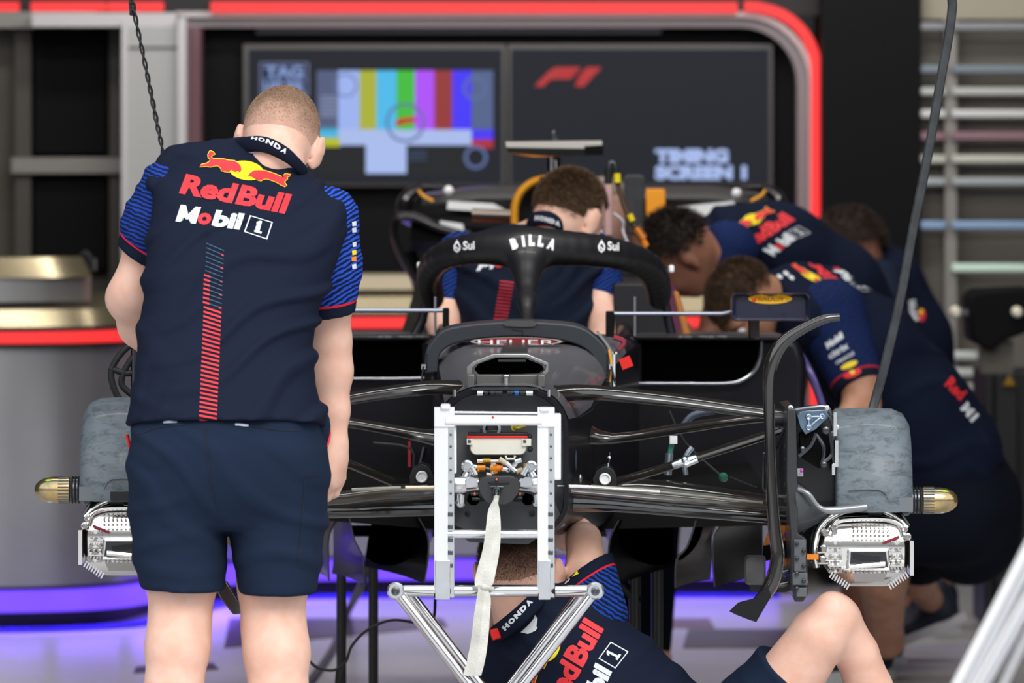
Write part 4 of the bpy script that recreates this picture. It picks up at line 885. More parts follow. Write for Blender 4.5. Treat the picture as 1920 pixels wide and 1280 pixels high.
    m.tube([cp(96, 74, -.03), cp(126, 62, -.03)], .0028, mat('line_red', '#8a2030', .4), n=6)
    m.box(cp(-34, 100, -.01), (S(22), .02, S(10)), mat('sensor_orange', '#f28a20', .4))
    for dy in (92, 102, 112): m.tube([cp(-30, dy, -.01), cp(-4, dy, -.015)], .003, CAL, n=6)
    m.build('brake_caliper', CAR, sharp=40)
    # brake disc behind
    m = MB(); m.lathe(c0+V(side*S(60), 0, 0), out, [(0, .05), (0, R0*.76), (.03, R0*.76), (.03, .05)], mat('disc_carbon', '#2b2b2d', .5), n=48); m.build('brake_disc', CAR)
corner(1561, 938, 1); corner(300, 918, -1)
# right upright: fence plate, duct, bracket
m = MB(); pl = [(1476, 768), (1492, 765), (1496, 900), (1496, 1000), (1512, 1010), (1516, 1112), (1506, 1128), (1490, 1128), (1484, 1100), (1482, 1000), (1474, 900)]
m.prism(pl, -.20, .38, WEAVE); m.build('duct_fence', CAR, bevel=.003)
m = MB(); m.prism([(1490, 768), (1560, 766), (1568, 800), (1560, 870), (1575, 905), (1612, 945), (1600, 962), (1545, 955), (1520, 990), (1496, 1005), (1490, 900)], -.08, .14, WEAVE); m.build('duct_shell', CAR, bevel=.006)
m = MB(); rows = []
for t in range(9):
    a = t/8; rows.append([P(1492+a*48, 905-8*math.sin(a*3)+a*50, -.19+.05*a), P(1492+a*58, 935+a*30, -.21+.05*a), P(1496+a*60, 965+a*8, -.19+.06*a), P(1496+a*40, 1000-a*20, -.14)])
m.grid(rows, mat('light_weave', '#3c3f43', .3) if False else weave('grey_weave', '#3d4144', '#63676a', .4, 300)); m.build('duct_scoop', CAR)
m = MB(); m.tube([P(1490, 915, -.19), P(1515, 925, -.2), P(1535, 950, -.2), P(1560, 957, -.2), P(1625, 950, -.19)], [S(5), S(5), S(5), S(8), S(7)], mat('grey_lip', '#8f9194', .25, .5), k=4); m.build('scoop_lip', CAR)
m = MB(); m.prism([(1494, 778), (1504, 770), (1548, 768), (1555, 780), (1530, 805), (1510, 815), (1500, 800)], -.14, .08, mat('steel_blue', '#7f95ab', .25, .7))
bp_ = [(1516, 781), (1541, 780), (1516, 801)]
for x, y in bp_: m.lathe(P(x, y, -.14), (0, -1, 0), [(0, S(6)), (.012, S(6)), (.013, S(3)), (.008, S(2.5))], mat('bolt_blue', '#bcd0e4', .25, .8), n=16)
for a, b in ((0, 1), (1, 2), (2, 0)): m.tube([P(*bp_[a], -.15), P(*bp_[b], -.15)], .0028, MATS['bolt_blue'], n=6)
m.build('upright_bracket', CAR, bevel=.003)
m = MB(); m.prism([(1500, 815), (1540, 802), (1562, 830), (1565, 860), (1535, 878), (1502, 858)], -.125, .06, CMAT)
for a in ([(1530, 815), (1545, 840), (1540, 870)], [(1498, 855), (1520, 835), (1530, 812)], [(1555, 780), (1563, 800), (1560, 830), (1566, 880)], [(1480, 770), (1540, 762), (1556, 768)], [(1544, 866), (1560, 850), (1556, 810)]): m.tube([P(x, y, -.16) for x, y in a], .005, GUN, k=3, n=8)
for x, y, r_ in ((1548, 806, 7), (1504, 842, 6), (1544, 870, 6), (1562, 812, 6), (1568, 800, 5), (1564, 872, 5), (1482, 764, 5), (1550, 764, 5)): m.lathe(P(x, y, -.15), (0, -1, 0), [(0, S(r_)), (.014, S(r_)), (.016, S(r_*.5))], ALU if r_ < 6 else GUN, n=12)
for x, y, h_ in ((1563, 795, 44), (1566, 850, 50), (1560, 880, 20)): m.pbox(x, x+6, y-h_/2, y+h_/2, -.17, .02, ALU)
m.pbox(1492, 1506, 878, 893, -.19, .01, mat('tag_grey', '#a9a7ad', .4)); m.build('upright', CAR)
m = MB()
for y in (816, 838, 862, 880, 910): m.tube([P(1470, y, -.1), P(1478, y, -.1)], .006, CSAT)
for y in (785, 808): m.tube([P(1452, y, -.02), P(1476, y, -.02)], S(11), mat('boot_dark', '#2c2c2e', .4), n=12)
m.tube([P(1478, 790, -.12), P(1455, 840, -.1), P(1433, 850, -.1), P(1432, 915, -.1), P(1448, 930, -.1), P(1478, 930, -.1)], .004, GUN, k=0, n=6); m.build('duct_frame', CAR)
m = MB(); 
for x, y, w2, h2 in ((1500, 1042, 22, 60), (1500, 1085, 28, 24), (1503, 1110, 20, 18)): m.pbox(x-w2/2, x+w2/2, y-h2/2, y+h2/2, -.216, .05, mat('grey_cast', '#5c5f63', .5))
for i in range(7): m.lathe(P(1494+(i % 2)*13, 1018+i*14, -.215), (0, -1, 0), [(0, S(4)), (.01, S(4)), (.01, S(1.5))], GUN, n=10)
for y in (1070, 1092): m.tube([P(1440, y+10, -.12), P(1480, y, -.12)], .006, STEEL, n=8)
m.ball(P(1512, 1090, -.21), .004, mat('purple_dot', '#b040a8', .4)); m.ball(P(1503, 882, -.2), .004, MATS['purple_dot']); m.build('lower_mount', CAR, bevel=.002)
m = MB(); rows = [[P(x, y, Y) for x, y in rr(x0, x1, y0, y1, 8, 8)] for Y, x0, x1, y0, y1 in ((.0, 1399, 1432, 1044, 1092), (-.02, 1396, 1436, 1040, 1096), (.06, 1396, 1436, 1040, 1096))]
m.grid(rows, mat('grey_gloss', '#5a5a5c', .3, coat=.5), closed=True, caps=True); rows = [[P(x, y, Y) for x, y in rr(1405, 1480, 1082, 1110, 8, 8)] for Y in (.03, .1)]; m.grid(rows, CSAT, closed=True, caps=True); m.build('duct_box', CAR)
m = MB(); m.prism([(1432, 1022), (1445, 988), (1481, 985), (1480, 1010), (1440, 1024)], .08, .02, ORNG); m.prism([(1446, 1048), (1478, 1045), (1474, 1060), (1450, 1062)], .08, .02, ORNG); m.prism([(1432, 1024), (1480, 1011), (1480, 1044), (1430, 1052)], .07, .03, CMAT); m.prism([(1452, 1012), (1458, 998), (1460, 1008), (1464, 994), (1468, 1006), (1474, 992), (1474, 1006)], .075, .01, mat('purple_print', '#5a4a90', .4)); m.build('tyre_label_panel', CAR); bpy.data.objects['tyre_label_panel'].name = 'orange_panel'
# tall curved winglet pole
m = MB(); pp = [(1574, 594, 7), (1545, 598, 9), (1505, 616, 10), (1470, 640, 12), (1450, 672, 13), (1442, 715, 12), (1443, 800, 10), (1446, 900, 11), (1452, 990, 12), (1458, 1040, 13), (1450, 1085, 14), (1436, 1112, 13), (1420, 1130, 11), (1404, 1143, 8)]
POLE = mat('pole_carbon', '#2c2a28', .14, .35, coat=1, spec=.8)
bx_ = [(P(x, y, -.3), S(r_)) for x, y, r_ in pp]; m.tube([a for a, b in bx_], [b for a, b in bx_], POLE, n=16, k=5, flat=((0, 1, 0), 1.3))
m.prism([(1368, 1146), (1385, 1130), (1415, 1122), (1440, 1096), (1446, 1118), (1430, 1145), (1418, 1166), (1400, 1160), (1380, 1152)], -.32, .015, mat('blade_black', '#131314', .25, spec=.3, coat=.15)); m.build('duct_winglet', CAR, sharp=60)
# left rear of left corner: duct under (visible between the legs)
m = MB(); m.prism([(400, 1095), (425, 1090), (450, 1130), (455, 1150), (437, 1152), (415, 1125)], .0, .03, POLE); m.build('duct_winglet', CAR, bevel=.003)
m = MB(); m.prism([(195, 765), (250, 755), (260, 810), (200, 900)], .12, .05, CMAT)
m.pbox(207, 250, 922, 938, -.2, .03, CSAT); m.build('duct_shell', CAR)
# car stand legs beneath the floor
root = thing('car_trestle', (tox(1210, 1.6), 1.6, 0), 'black tubular trestle under the car behind the front axle', 'trestle')
for x in (1190, 1232):
    m = MB(); a = P(x, 990, 1.6); m.tube([a, V(a.x, a.y, 0)], .014, CSAT); m.build('leg', root)
for x in (640, 700): 
    m = MB(); a = P(x, 990, 1.7); m.tube([a, V(a.x, a.y, 0)], .012, CSAT); m.build('leg', root)
m = MB(); m.tube([P(640, 995, 1.65), P(1235, 995, 1.65)], .014, CSAT); m.tube([P(1150, 1080, 1.6), P(1200, 1130, 1.6)], .012, CSAT); m.build('crossbar', root)

# ---------------------------------------------------------------- silver nose stand
SX = thing('nose_stand', (tox(930, -.5), -.5, 0), 'bright silver ladder-like nose stand bolted to the front of the car', 'stand', None)
Ys = -.40
for x0, x1 in ((814, 852), (1008, 1040)):
    m = MB(); m.pbox(x0, x1-12, 764, 1112, Ys, .04, ALUB); m.pbox(x1-14, x1, 800, 1120, Ys+.004, .03, ALU); m.pbox(x0, x1, 764, 800, Ys-.004, .045, ALUB); m.pbox(x0+2, x1-8, 1050, 1124, Ys-.006, .05, ALU)
    for i in range(7): m.ball(P(x1-7, 815+i*22, Ys-.001), .003, STEEL, n=8)
    for i in range(5): m.pbox(x1-12, x1-3, 960+i*24, 968+i*24, Ys-.002, .01, STEEL)
    m.build('upright', SX, bevel=.003)
for q in ((1036, 1052, 776, 900, .01), (838, 856, 800, 888, .01), (1012, 1030, 764, 772, -.01), (826, 844, 758, 768, -.01)): m = MB(); m.pbox(*q[:4], Ys+q[4], .05, ALUB); m.build('side_plate', SX, bevel=.003)
m = MB(); m.tube([P(836, 790, Ys), P(1016, 790, Ys)], S(7.5), ALUB); m.build('top_crossbar', SX)
m = MB(); m.tube([P(850, 773, Ys+.01), P(1016, 775, Ys+.01)], S(3), ALU); m.tube([P(846, 781, Ys), P(1016, 782, Ys)], S(3.2), ALUB); m.lathe(P(924, 782, Ys-.005), (0, -1, 0), [(0, S(2.2)), (.002, S(2))], RED, n=10); m.build('lock_rod', SX)
m = MB(); m.tube([P(840, 1001, Ys+.01), P(1014, 1001, Ys+.01)], S(8), ALU); m.build('lower_crossbar', SX)
m = MB(); m.tube([P(737, 1107, Ys+.02), P(1118, 1107, Ys+.02)], S(11), CHROME, n=20); m.build('base_tube', SX)
for x in (829, 1024):
    m = MB(); m.lathe(P(x-15, 1107, Ys+.02), (1, 0, 0), [(0, S(14)), (S(6), S(15)), (S(8), S(14))], CSAT, n=20); m.lathe(P(x+9, 1107, Ys+.02), (1, 0, 0), [(0, S(14)), (S(6), S(15)), (S(8), S(14))], CSAT, n=20); m.build('clamp_collar', SX)
cen = V(tox(928, Ys-.1), Ys-.1, .22)
for x, xe in ((742, 1), (1116, -1)):
    for dY, dx in ((-.05, 0), (.10, 34*xe)):
        a = P(x+dx*.6, 1107, Ys+dY); e_ = P(884+dx*.6 if xe > 0 else 974+dx*.6, 1290, Ys+dY)
        d = (e_-a); k_ = 1.42; m = MB(); m.tube([a, a+d*k_], S(10.5), CHROME, n=18); m.build('diagonal_tube', SX)
    m = MB(); c = P(x, 1107, Ys-.05); m.lathe(c+V(0, .012, 0), (0, -1, 0), [(0, S(16)), (.022, S(16)), (.026, S(13))], ALU, n=24); m.lathe(c-V(0, .01, 0), (0, -1, 0), [(0, S(8)), (.012, S(8)), (.013, S(5)), (.008, S(4))], STEEL, n=12); m.build('pivot_boss', SX)
e1 = P(884, 1290, Ys-.05); a1 = P(742, 1107, Ys-.05); end = a1+(e1-a1)*1.42
cen = V(tox(930, Ys), Ys+.02, end.z)
m = MB(); m.tube([cen+V(-.06, 0, 0), cen+V(.06, 0, 0)], .03, CHROME); m.tube([cen, V(cen.x, cen.y, .04)], .022, CHROME); m.build('centre_post', SX)
m = MB(); m.tube([V(cen.x-.35, cen.y, .05), V(cen.x+.35, cen.y, .05)], .022, CHROME); m.tube([V(cen.x, cen.y, .05), V(cen.x, cen.y-.5, .05)], .022, CHROME); m.build('base_foot', SX)
for x, y in ((cen.x-.33, cen.y), (cen.x+.33, cen.y), (cen.x, cen.y-.48)):
    m = MB(); m.lathe((x-.015, y, .03), (1, 0, 0), [(0, .03), (.03, .03)], RUB, n=20); m.build('castor', SX)
# webbing strap
m = MB(); WEB = mat('strap_white', '#d9d8d0', .8, noise=.12, nscale=30, bump=.4, bscale=300)
rows = []
for x, y, w2, tw in cat_rom([(928, 940, 5, 0), (926, 958, 11, .1), (925, 990, 14, .2), (921, 1030, 16, .1), (912, 1070, 18, 0), (907, 1095, 17, .1), (906, 1103, 7, .5)], 5):
    rows.append([P(x-w2, y, Ys-.05-.02*tw), P(x, y+1, Ys-.056), P(x+w2, y, Ys-.05+.02*tw), P(x+w2, y, Ys-.047+.02*tw), P(x, y+1, Ys-.053), P(x-w2, y, Ys-.047-.02*tw)])
m.grid(rows, WEB, closed=True, caps=True); rows = []
for x, y, w2, tw in cat_rom([(905, 1101, 8, .4), (907, 1120, 13, .2), (904, 1150, 15, 0), (899, 1200, 16, -.1), (892, 1240, 17, .1), (885, 1266, 17, .2)], 5):
    rows.append([P(x-w2, y, Ys-.06-.02*tw), P(x, y+1, Ys-.066), P(x+w2, y, Ys-.06+.02*tw), P(x+w2, y, Ys-.057+.02*tw), P(x, y+1, Ys-.063), P(x-w2, y, Ys-.057-.02*tw)])
m.grid(rows, WEB, closed=True, caps=True); m.tube([P(890, 1102, Ys-.03), P(905, 1100, Ys-.066), P(922, 1104, Ys-.03)], .006, WEB, k=4)
m.tube([P(927, 946, Ys-.05), P(930, 938, Ys+.05), P(931, 930, YB-.14)], .006, WEB); tagp(m.build('webbing_strap'), 'frayed white webbing strap knotted round the chrome tube of the nose stand', 'strap')

# ---------------------------------------------------------------- cables and hoses
def cable(name, pts, r, mt, label, cat, k=6):
    m = MB(); m.tube(pts, r, mt, n=8, k=k); return tagp(m.build(name), label, cat)
m = MB(); base = cat_rom([(P(244, -80, .3).x-.03, .3, 3.2, 0), (*P(244, -80, .3), 0), (*P(250, 10, .3), 0), (*P(272, 120, .3), 0), (*P(292, 220, .3), 0), (*P(312, 330, .3), 0), (*P(340, 600, .3), 0)], 14)
for ph in (0, math.pi): m.tube([V(*b[:3])+V(.0035*math.cos(i*.9+ph), .0035*math.sin(i*.9+ph), 0) for i, b in enumerate(base)], .0026, RUB, n=6)
tagp(m.build('twisted_cable'), 'thin twisted black cable hanging in front of the grey pillar', 'cable')
top_ = [V(P(1788, -120, .4).x+.05, .4, 3.2), P(1788, -120, .4), P(1785, 20, .4), P(1762, 160, .4), P(1738, 300, .4), P(1712, 430, .4), P(1688, 560, .4), P(1660, 680, .4), P(1636, 768, .4), P(1628, 800, .3)]
cable('air_hose', top_, S(9, .4), mat('hose_grey', '#3a3d40', .5, noise=.2, nscale=30), 'thick grey hose hanging from above down to the right brake drum', 'hose')
def fl_(x, y, z=.006): d = (EYE-z)*FPX/(y-YH); return V((x-960)*d/FPX, d-DIST, z)
CT = [[P(648, 1240, .9), P(640, 1262, .9), P(636, 1300, .9)], [P(632, 1252, .9), P(630, 1275, .9), P(628, 1300, .9)]]
fcb = cable('floor_cable', [P(816, 1125, 1.0), P(812, 1160, .8), P(790, 1168, .9), P(735, 1162, .9), P(690, 1180, .9), P(660, 1210, .9), P(648, 1240, .9), P(625, 1256, .9), P(590, 1248, .9), P(568, 1215, .9), P(560, 1160, .9), P(575, 1060, .95)], .0035, RUB, 'thin black cable looping down from the car beside the left trestle tube', 'cable')
for q in CT: m = MB(); m.tube(q, .0025, RUB, k=4); m.build('cable_end', fcb)
cable('grey_cable', [fl_(540, 1330), fl_(580, 1280), fl_(625, 1215), fl_(650, 1150), P(680, 1090, 3.0), P(700, 1010, 3.0)], .012, mat('cable_grey', '#505056', .5), 'blurred grey cable running from the floor up to the car floor', 'cable')
# red and orange coolant lances by the air intake
m = MB(); YL = 2.6; m.tube([P(1140, 440, YL), P(1140, 400, YL), P(1141, 345, YL)], S(9, YL), mat('pale_tube', '#cfa9a6', .3)); m.tube([P(1141, 345, YL), P(1141, 316, YL)], S(7, YL), RUB); m.tube([P(1141, 318, YL), P(1144, 305, YL), P(1152, 306, YL), P(1155, 318, YL)], S(3, YL), STEEL, k=4); m.tube([P(1155, 315, YL), P(1157, 345, YL)], S(6, YL), RUB); m.tube([P(1157, 325, YL-.01), P(1158, 342, YL-.01)], S(6.5, YL), YEL)
m.tube([P(1158, 345, YL), P(1170, 385, YL), P(1182, 412, YL), P(1196, 432, YL)], S(5, YL), mat('braid_brown', '#5b4a3a', .5, .3), k=4); m.tube([P(1180, 402, YL-.01), P(1186, 414, YL-.01)], S(6, YL), YEL); m.tube([P(1192, 428, YL), P(1206, 448, YL)], S(9, YL), mat('lance_orange', '#e0863a', .3, .5)); m.tube([P(1203, 446, YL), P(1212, 462, YL)], S(6, YL), ORNG)
tagp(m.build('cooling_lance'), 'hooked hose with yellow bands and orange fitting beside the air intake', 'hose')
m = MB(); m.prism([(1170, 334), (1175, 328), (1205, 328), (1209, 334), (1206, 440), (1174, 440)], 3.3, .1, mat('smoke_plastic', '#4c4e52', .3, alpha=.75)); tagp(m.build('plastic_box', bevel=.006), 'smoky grey plastic box standing behind the hooked hose', 'box')
m = MB(); m.tube([P(1150, 400, 2.5), P(1168, 415, 2.5), P(1170, 440, 2.5), P(1200, 500, 2.4)], S(3, 2.5), mat('clear_tube', '#c8c4cc', .2, spec=.7), k=5); tagp(m.build('clear_hose'), 'clear hose curving down behind the helmeted worker', 'hose')

m = MB()
for q in ([(252, 640), (225, 665), (208, 700), (222, 745), (252, 760)], [(256, 660), (236, 690), (228, 720), (250, 742)], [(205, 690), (240, 700), (262, 690)]): m.tube([P(x, y, .12) for x, y in q], .007, RUB, k=5)
m.tube([P(252, 640, .12), P(252, 770, .12)], .008, GUN); m.build('hose_coil', CAR)
# ---------------------------------------------------------------- people
def skin(name, c, c2): return mat(name, c, .5, noise=.05, nscale=30, col2=c2, bump=.08, bscale=500, sss=.12)
SK1 = skin('skin_fair', '#e7b49e', '#ecc1ae'); SK2 = skin('skin_tan', '#b27f63', '#c39076')
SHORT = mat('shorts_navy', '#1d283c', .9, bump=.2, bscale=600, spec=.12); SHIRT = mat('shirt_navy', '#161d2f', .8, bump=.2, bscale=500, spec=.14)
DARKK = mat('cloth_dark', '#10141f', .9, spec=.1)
def sleeve_mat(name, p0, d, L, blue='#2c55c8', deep='#131d3e', tilt=.65):
    """navy sleeve printed with bright blue wavy stripes, red line and dark cuff measured along the arm"""
    m = mat(name, '#16203a', .8, bump=.2, bscale=500, spec=.14); nt = m.node_tree; Lk = nt.links; b = nt.nodes['Principled BSDF']; N = nt.nodes.new
    tc = N('ShaderNodeTexCoord'); d = Vector(d).normalized()
    sub = N('ShaderNodeVectorMath'); sub.operation = 'SUBTRACT'; sub.inputs[1].default_value = p0; Lk.new(tc.outputs['Object'], sub.inputs[0])
    dot = N('ShaderNodeVectorMath'); dot.operation = 'DOT_PRODUCT'; dot.inputs[1].default_value = d; Lk.new(sub.outputs[0], dot.inputs[0])
    mp = N('ShaderNodeMapping'); mp.inputs['Rotation'].default_value = (0, tilt, 0); mp.inputs['Scale'].default_value = (.8, .4, 1); Lk.new(tc.outputs['Object'], mp.inputs['Vector'])
    wv = N('ShaderNodeTexWave'); wv.wave_type = 'BANDS'; wv.bands_direction = 'Z'; wv.inputs['Scale'].default_value = 38; wv.inputs['Distortion'].default_value = 3.6; wv.inputs['Detail'].default_value = 2.5; wv.inputs['Detail Scale'].default_value = 1.9; Lk.new(mp.outputs['Vector'], wv.inputs['Vector'])
    cr_ = N('ShaderNodeValToRGB'); cr_.color_ramp.elements[0].position = .42; cr_.color_ramp.elements[0].color = (*lin(deep), 1); cr_.color_ramp.elements[1].position = .66; cr_.color_ramp.elements[1].color = (*lin(blue), 1); Lk.new(wv.outputs['Fac'], cr_.inputs['Fac'])
    r = N('ShaderNodeValToRGB'); r.color_ramp.interpolation = 'CONSTANT'; e = r.color_ramp.elements; s = N('ShaderNodeMath'); s.operation = 'MULTIPLY'; s.inputs[1].default_value = .5/L; Lk.new(dot.outputs['Value'], s.inputs[0]); Lk.new(s.outputs[0], r.inputs['Fac'])
    k1 = .5*(1-.030/L); k2 = .5*(1-.0255/L)
    e[0].position = 0; e[0].color = (0, 0, 0, 1); e[1].position = k1; e[1].color = (1, 0, 0, 1); q = e.new(k2); q.color = (0, 1, 0, 1)
    sx = N('ShaderNodeSeparateColor'); Lk.new(r.outputs['Color'], sx.inputs[0])
    m1 = N('ShaderNodeMix'); m1.data_type = 'RGBA'; Lk.new(sx.outputs[0], m1.inputs[0]); Lk.new(cr_.outputs['Color'], m1.inputs[6]); m1.inputs[7].default_value = (*lin('#e02436'), 1)
    m2 = N('ShaderNodeMix'); m2.data_type = 'RGBA'; Lk.new(sx.outputs[1], m2.inputs[0]); Lk.new(m1.outputs[2], m2.inputs[6]); m2.inputs[7].default_value = (*lin('#161d30'), 1)
    Lk.new(m2.outputs[2], b.inputs['Base Color']); return m
def rotm(yaw, pitch, roll): return Matrix.Rotation(yaw, 3, 'Z') @ Matrix.Rotation(roll, 3, 'Y') @ Matrix.Rotation(-pitch, 3, 'X')
def head(s, c, R, k=1.0):
    c = Vector(c); W = lambda x, y, z: c+R @ V(x*k, y*k, z*k)
    s.ell(W(0, -.014, .012), [.078*k, .098*k, .093*k], R, .02); s.ell(W(0, .03, -.05), [.058*k, .060*k, .062*k], R, .03)
    s.ell(W(0, .052, -.088), [.030*k, .026*k, .022*k], R, .02); s.ell(W(0, .072, .018), [.052*k, .018*k, .014*k], R, .015)
    s.seg(W(0, .088, .005), W(0, .108, -.028), .008*k, .012*k, k=.01); s.ell(W(0, .088, -.058), [.022*k, .010*k, .006*k], R, .008)
    s.ell(W(.034, .07, -.025), [.02*k, .02*k, .018*k], R, .015); s.ell(W(-.034, .07, -.025), [.02*k, .02*k, .018*k], R, .015)
    for sg in (-1, 1):
        Re = R @ Matrix.Rotation(sg*-.35, 3, 'Z') @ Matrix.Rotation(.2, 3, 'X')
        s.ell(W(sg*.085, -.004, -.018), [.008*k, .021*k, .034*k], Re, .006); s.ell(W(sg*.081, -.001, -.048), [.006*k, .011*k, .013*k], Re, .005); s.ell(W(sg*.092, -.012, -.006), [.004*k, .018*k, .024*k], Re, .004)
def eyes(parent, c, R, k=1.0):
    for sg in (-1, 1):
        m = MB(); p = Vector(c)+R @ V(sg*.031*k, .080*k, -.004*k); m.ball(p, .0125*k, WHITE, n=12); m.ball(p+R @ V(0, .0085*k, 0), .006*k, mat('iris', '#3a4a55', .3), n=10); m.build('eye', parent)
def hair(parent, c, R, k, m, count, ln, low=-.35, fade=.35, front=.45, shell=True, thick=.0012, off=1.0, lie=.5, shm=None, wild=.45):
    mb = MB(); c = Vector(c); r3 = np.array([.0795, .0995, .0950])*k*off; cc = c+R @ V(0, -.014*k, .012*k)
    def edge(d):    # signed margin inside the hairline, d a local unit vector
        if d[1] > .25 and d[2] < front: return -1
        ear = .25 if abs(d[0]) > .8 and d[1] > -.35 else 0
        return d[2]-(low+ear+.5*max(0, d[1]+.1))
    if shell:
        n = 44; h = 26; vs = []; ed = []
        for i in range(h+1):
            th = math.pi*i/h
            for j in range(n):
                a = 2*math.pi*j/n; d = (math.sin(th)*math.cos(a), math.sin(th)*math.sin(a), math.cos(th)); ed.append(edge(d)); vs.append(cc+R @ V(d[0]*r3[0], d[1]*r3[1], d[2]*r3[2]))
        fs = []
        for i in range(h):
            for j in range(n):
                f = (i*n+j, (i+1)*n+j, (i+1)*n+(j+1) % n, i*n+(j+1) % n)
                if min(ed[q] for q in f) > (0 if shm else fade*.75): fs.append(f)
        mb.add(vs, fs, shm or m)
    dd = rng.normal(size=(count, 3)); dd /= np.linalg.norm(dd, axis=1)[:, None]; vs = []; fs = []
    for d in dd:
        e_ = edge(d)
        if e_ <= 0 or (e_ < fade and rng.random() > (e_/fade)**1.2): continue
        p = cc+R @ V(*(d*r3*.995)); nn = (R @ V(*(d/r3))).normalized(); tdir = V(*rng.normal(size=3)); tdir = (tdir-nn*tdir.dot(nn)).normalized()*wild - V(0, 0, lie)
        l_ = ln*(.6+.8*rng.random())*min(1, .35+e_/max(fade, .01)); tip = p+(nn*.75+tdir*.6).normalized()*l_; sd = nn.cross(tdir).normalized()*thick
        i = len(vs); vs += [p-sd, p+sd, tip]; fs.append((i, i+1, i+2))
    mb.add(vs, fs, m, False)
    me = bpy.data.meshes.new('hair'); me.from_pydata([tuple(v) for v in mb.v], [], mb.f); me.materials.append(m)
    if shm: me.materials.append(shm); me.polygons.foreach_set('material_index', [1 if a is shm else 0 for a in mb.m])
    me.polygons.foreach_set('use_smooth', mb.sm); me.update(); return link('hair', me, parent)
def scalp(name, c, R, c0, c1, lo, hi, nz=.35):
    """cropped hair over skin: the hair colour thickens upwards from the nape"""
    m = mat(name, c1, .75, bump=.3, bscale=900, spec=.2); nt = m.node_tree; Lk = nt.links; N = nt.nodes.new; b = nt.nodes['Principled BSDF']; tc = N('ShaderNodeTexCoord')
    sub_ = N('ShaderNodeVectorMath'); sub_.operation = 'SUBTRACT'; sub_.inputs[1].default_value = c; Lk.new(tc.outputs['Object'], sub_.inputs[0])
    dt = N('ShaderNodeVectorMath'); dt.operation = 'DOT_PRODUCT'; dt.inputs[1].default_value = R @ V(0, -.12, 1).normalized(); Lk.new(sub_.outputs[0], dt.inputs[0])
    no = N('ShaderNodeTexNoise'); no.inputs['Scale'].default_value = 28; no.inputs['Detail'].default_value = 6; Lk.new(tc.outputs['Object'], no.inputs['Vector'])
    ad = N('ShaderNodeMath'); ad.operation = 'MULTIPLY_ADD'; ad.inputs[1].default_value = (hi-lo)*nz; Lk.new(no.outputs['Fac'], ad.inputs[0]); Lk.new(dt.outputs['Value'], ad.inputs[2])
    mr = N('ShaderNodeMapRange'); mr.inputs[1].default_value = lo+(hi-lo)*nz*.5; mr.inputs[2].default_value = hi+(hi-lo)*nz*.5; Lk.new(ad.outputs[0], mr.inputs[0])
    mx = N('ShaderNodeMix'); mx.data_type = 'RGBA'; Lk.new(mr.outputs[0], mx.inputs[0]); mx.inputs[6].default_value = (*lin(c0), 1); mx.inputs[7].default_value = (*lin(c1), 1); Lk.new(mx.outputs[2], b.inputs['Base Color']); return m
def hand(s, w, f, n_, sc=1.0, curl=.6, side=1):
    """w wrist, f finger direction, n_ palm normal (side the fingers close towards)"""
    w = Vector(w); f = Vector(f).normalized(); n_ = Vector(n_); n_ = (n_-f*n_.dot(f)).normalized(); u = f.cross(n_)*side
    s.ell(w+f*.045*sc, [.040*sc, .014*sc, .048*sc], Matrix((u, n_, f)).transposed(), .012); s.seg(w, w+f*.02*sc, .026*sc, .026*sc, flat=(tuple(n_), .7))
    for i, (o, ln) in enumerate(((-.030, .062), (-.010, .074), (.010, .070), (.030, .055))):
        b = w+f*(.086-.004*abs(i-1.5))*sc+u*o*sc; c1 = curl*(.8+.12*i); p = b; a = c1
        pts = [(b-f*.012*sc, .0095*sc)]
        for q, fr in enumerate((.45, .32, .23)):
            p = p+(f*math.cos(a)+n_*math.sin(a))*ln*fr*sc; pts.append((p, (.0088-.0009*q)*sc)); a += c1*.95
        s.chain(pts, k=.004)
    t0 = w+f*.022*sc-u*.028*sc; t1 = t0+(f*.6-u*.55+n_*.45).normalized()*.038*sc; t2 = t1+(f*.85+n_*.5+u*.1).normalized()*.030*sc
    s.chain([(t0, .013*sc), (t1, .0105*sc), (t2, .0085*sc)], k=.006)
def folds(amp, items, seed=0):
    r_ = np.random.default_rng(seed); ph = r_.random(len(items))*6.28
    def f(X, Y, Z):
        tot = 0
        for (d, lam, wt), p in zip(items, ph):
            q = (X*d[0]+Y*d[1]+Z*d[2])/lam*6.2832; wob = 1.6*np.sin(X*17+Z*11+p)+1.1*np.sin(Z*23-X*9+2*p); msk = .5+.5*np.sin(X*8.3*(-d[2] or 1)+Z*7.1*(d[0] or 1)+3*p)
            sn = np.sin(q+wob+p); tot = tot+wt*msk*np.where(sn > .2, (sn-.2), 0)
        return -amp*tot
    return f
def shoe(parent, c, ang, m, sole, roll=0.):
    """c: heel point on the floor, ang heading"""
    R = Matrix.Rotation(ang, 3, 'Z') @ Matrix.Rotation(roll, 3, 'X'); c = Vector(c); W = lambda x, y, z: c+R @ V(x, y, z)
    s = SDF(.006, .02); s.ell(W(0, .05, .05), [.04, .06, .045], R).ell(W(0, .17, .038), [.048, .085, .032], R, .04).seg(W(0, .03, .06), W(0, .03, .105), .04, .042); s.cuts = [(tuple(W(0, 0, .022)), tuple(R @ V(0, 0, -1)))]
    o = sdf_obj('shoe', s, m, parent)
    t = MB(); rows = []
    for z in (.0, .006, .024, .026):
        g = .96 if z == 0 else 1
        rows.append([W(x*g, y, z) for x, y in [((.045+.006*math.sin(a))*math.cos(a)*(1 if math.sin(a) > -.3 else .85), .115+.14*math.sin(a)) for a in [2*math.pi*i/28 for i in range(28)]]])
    t.grid(rows, sole, closed=True, caps=True); t.build('sole', o); return o

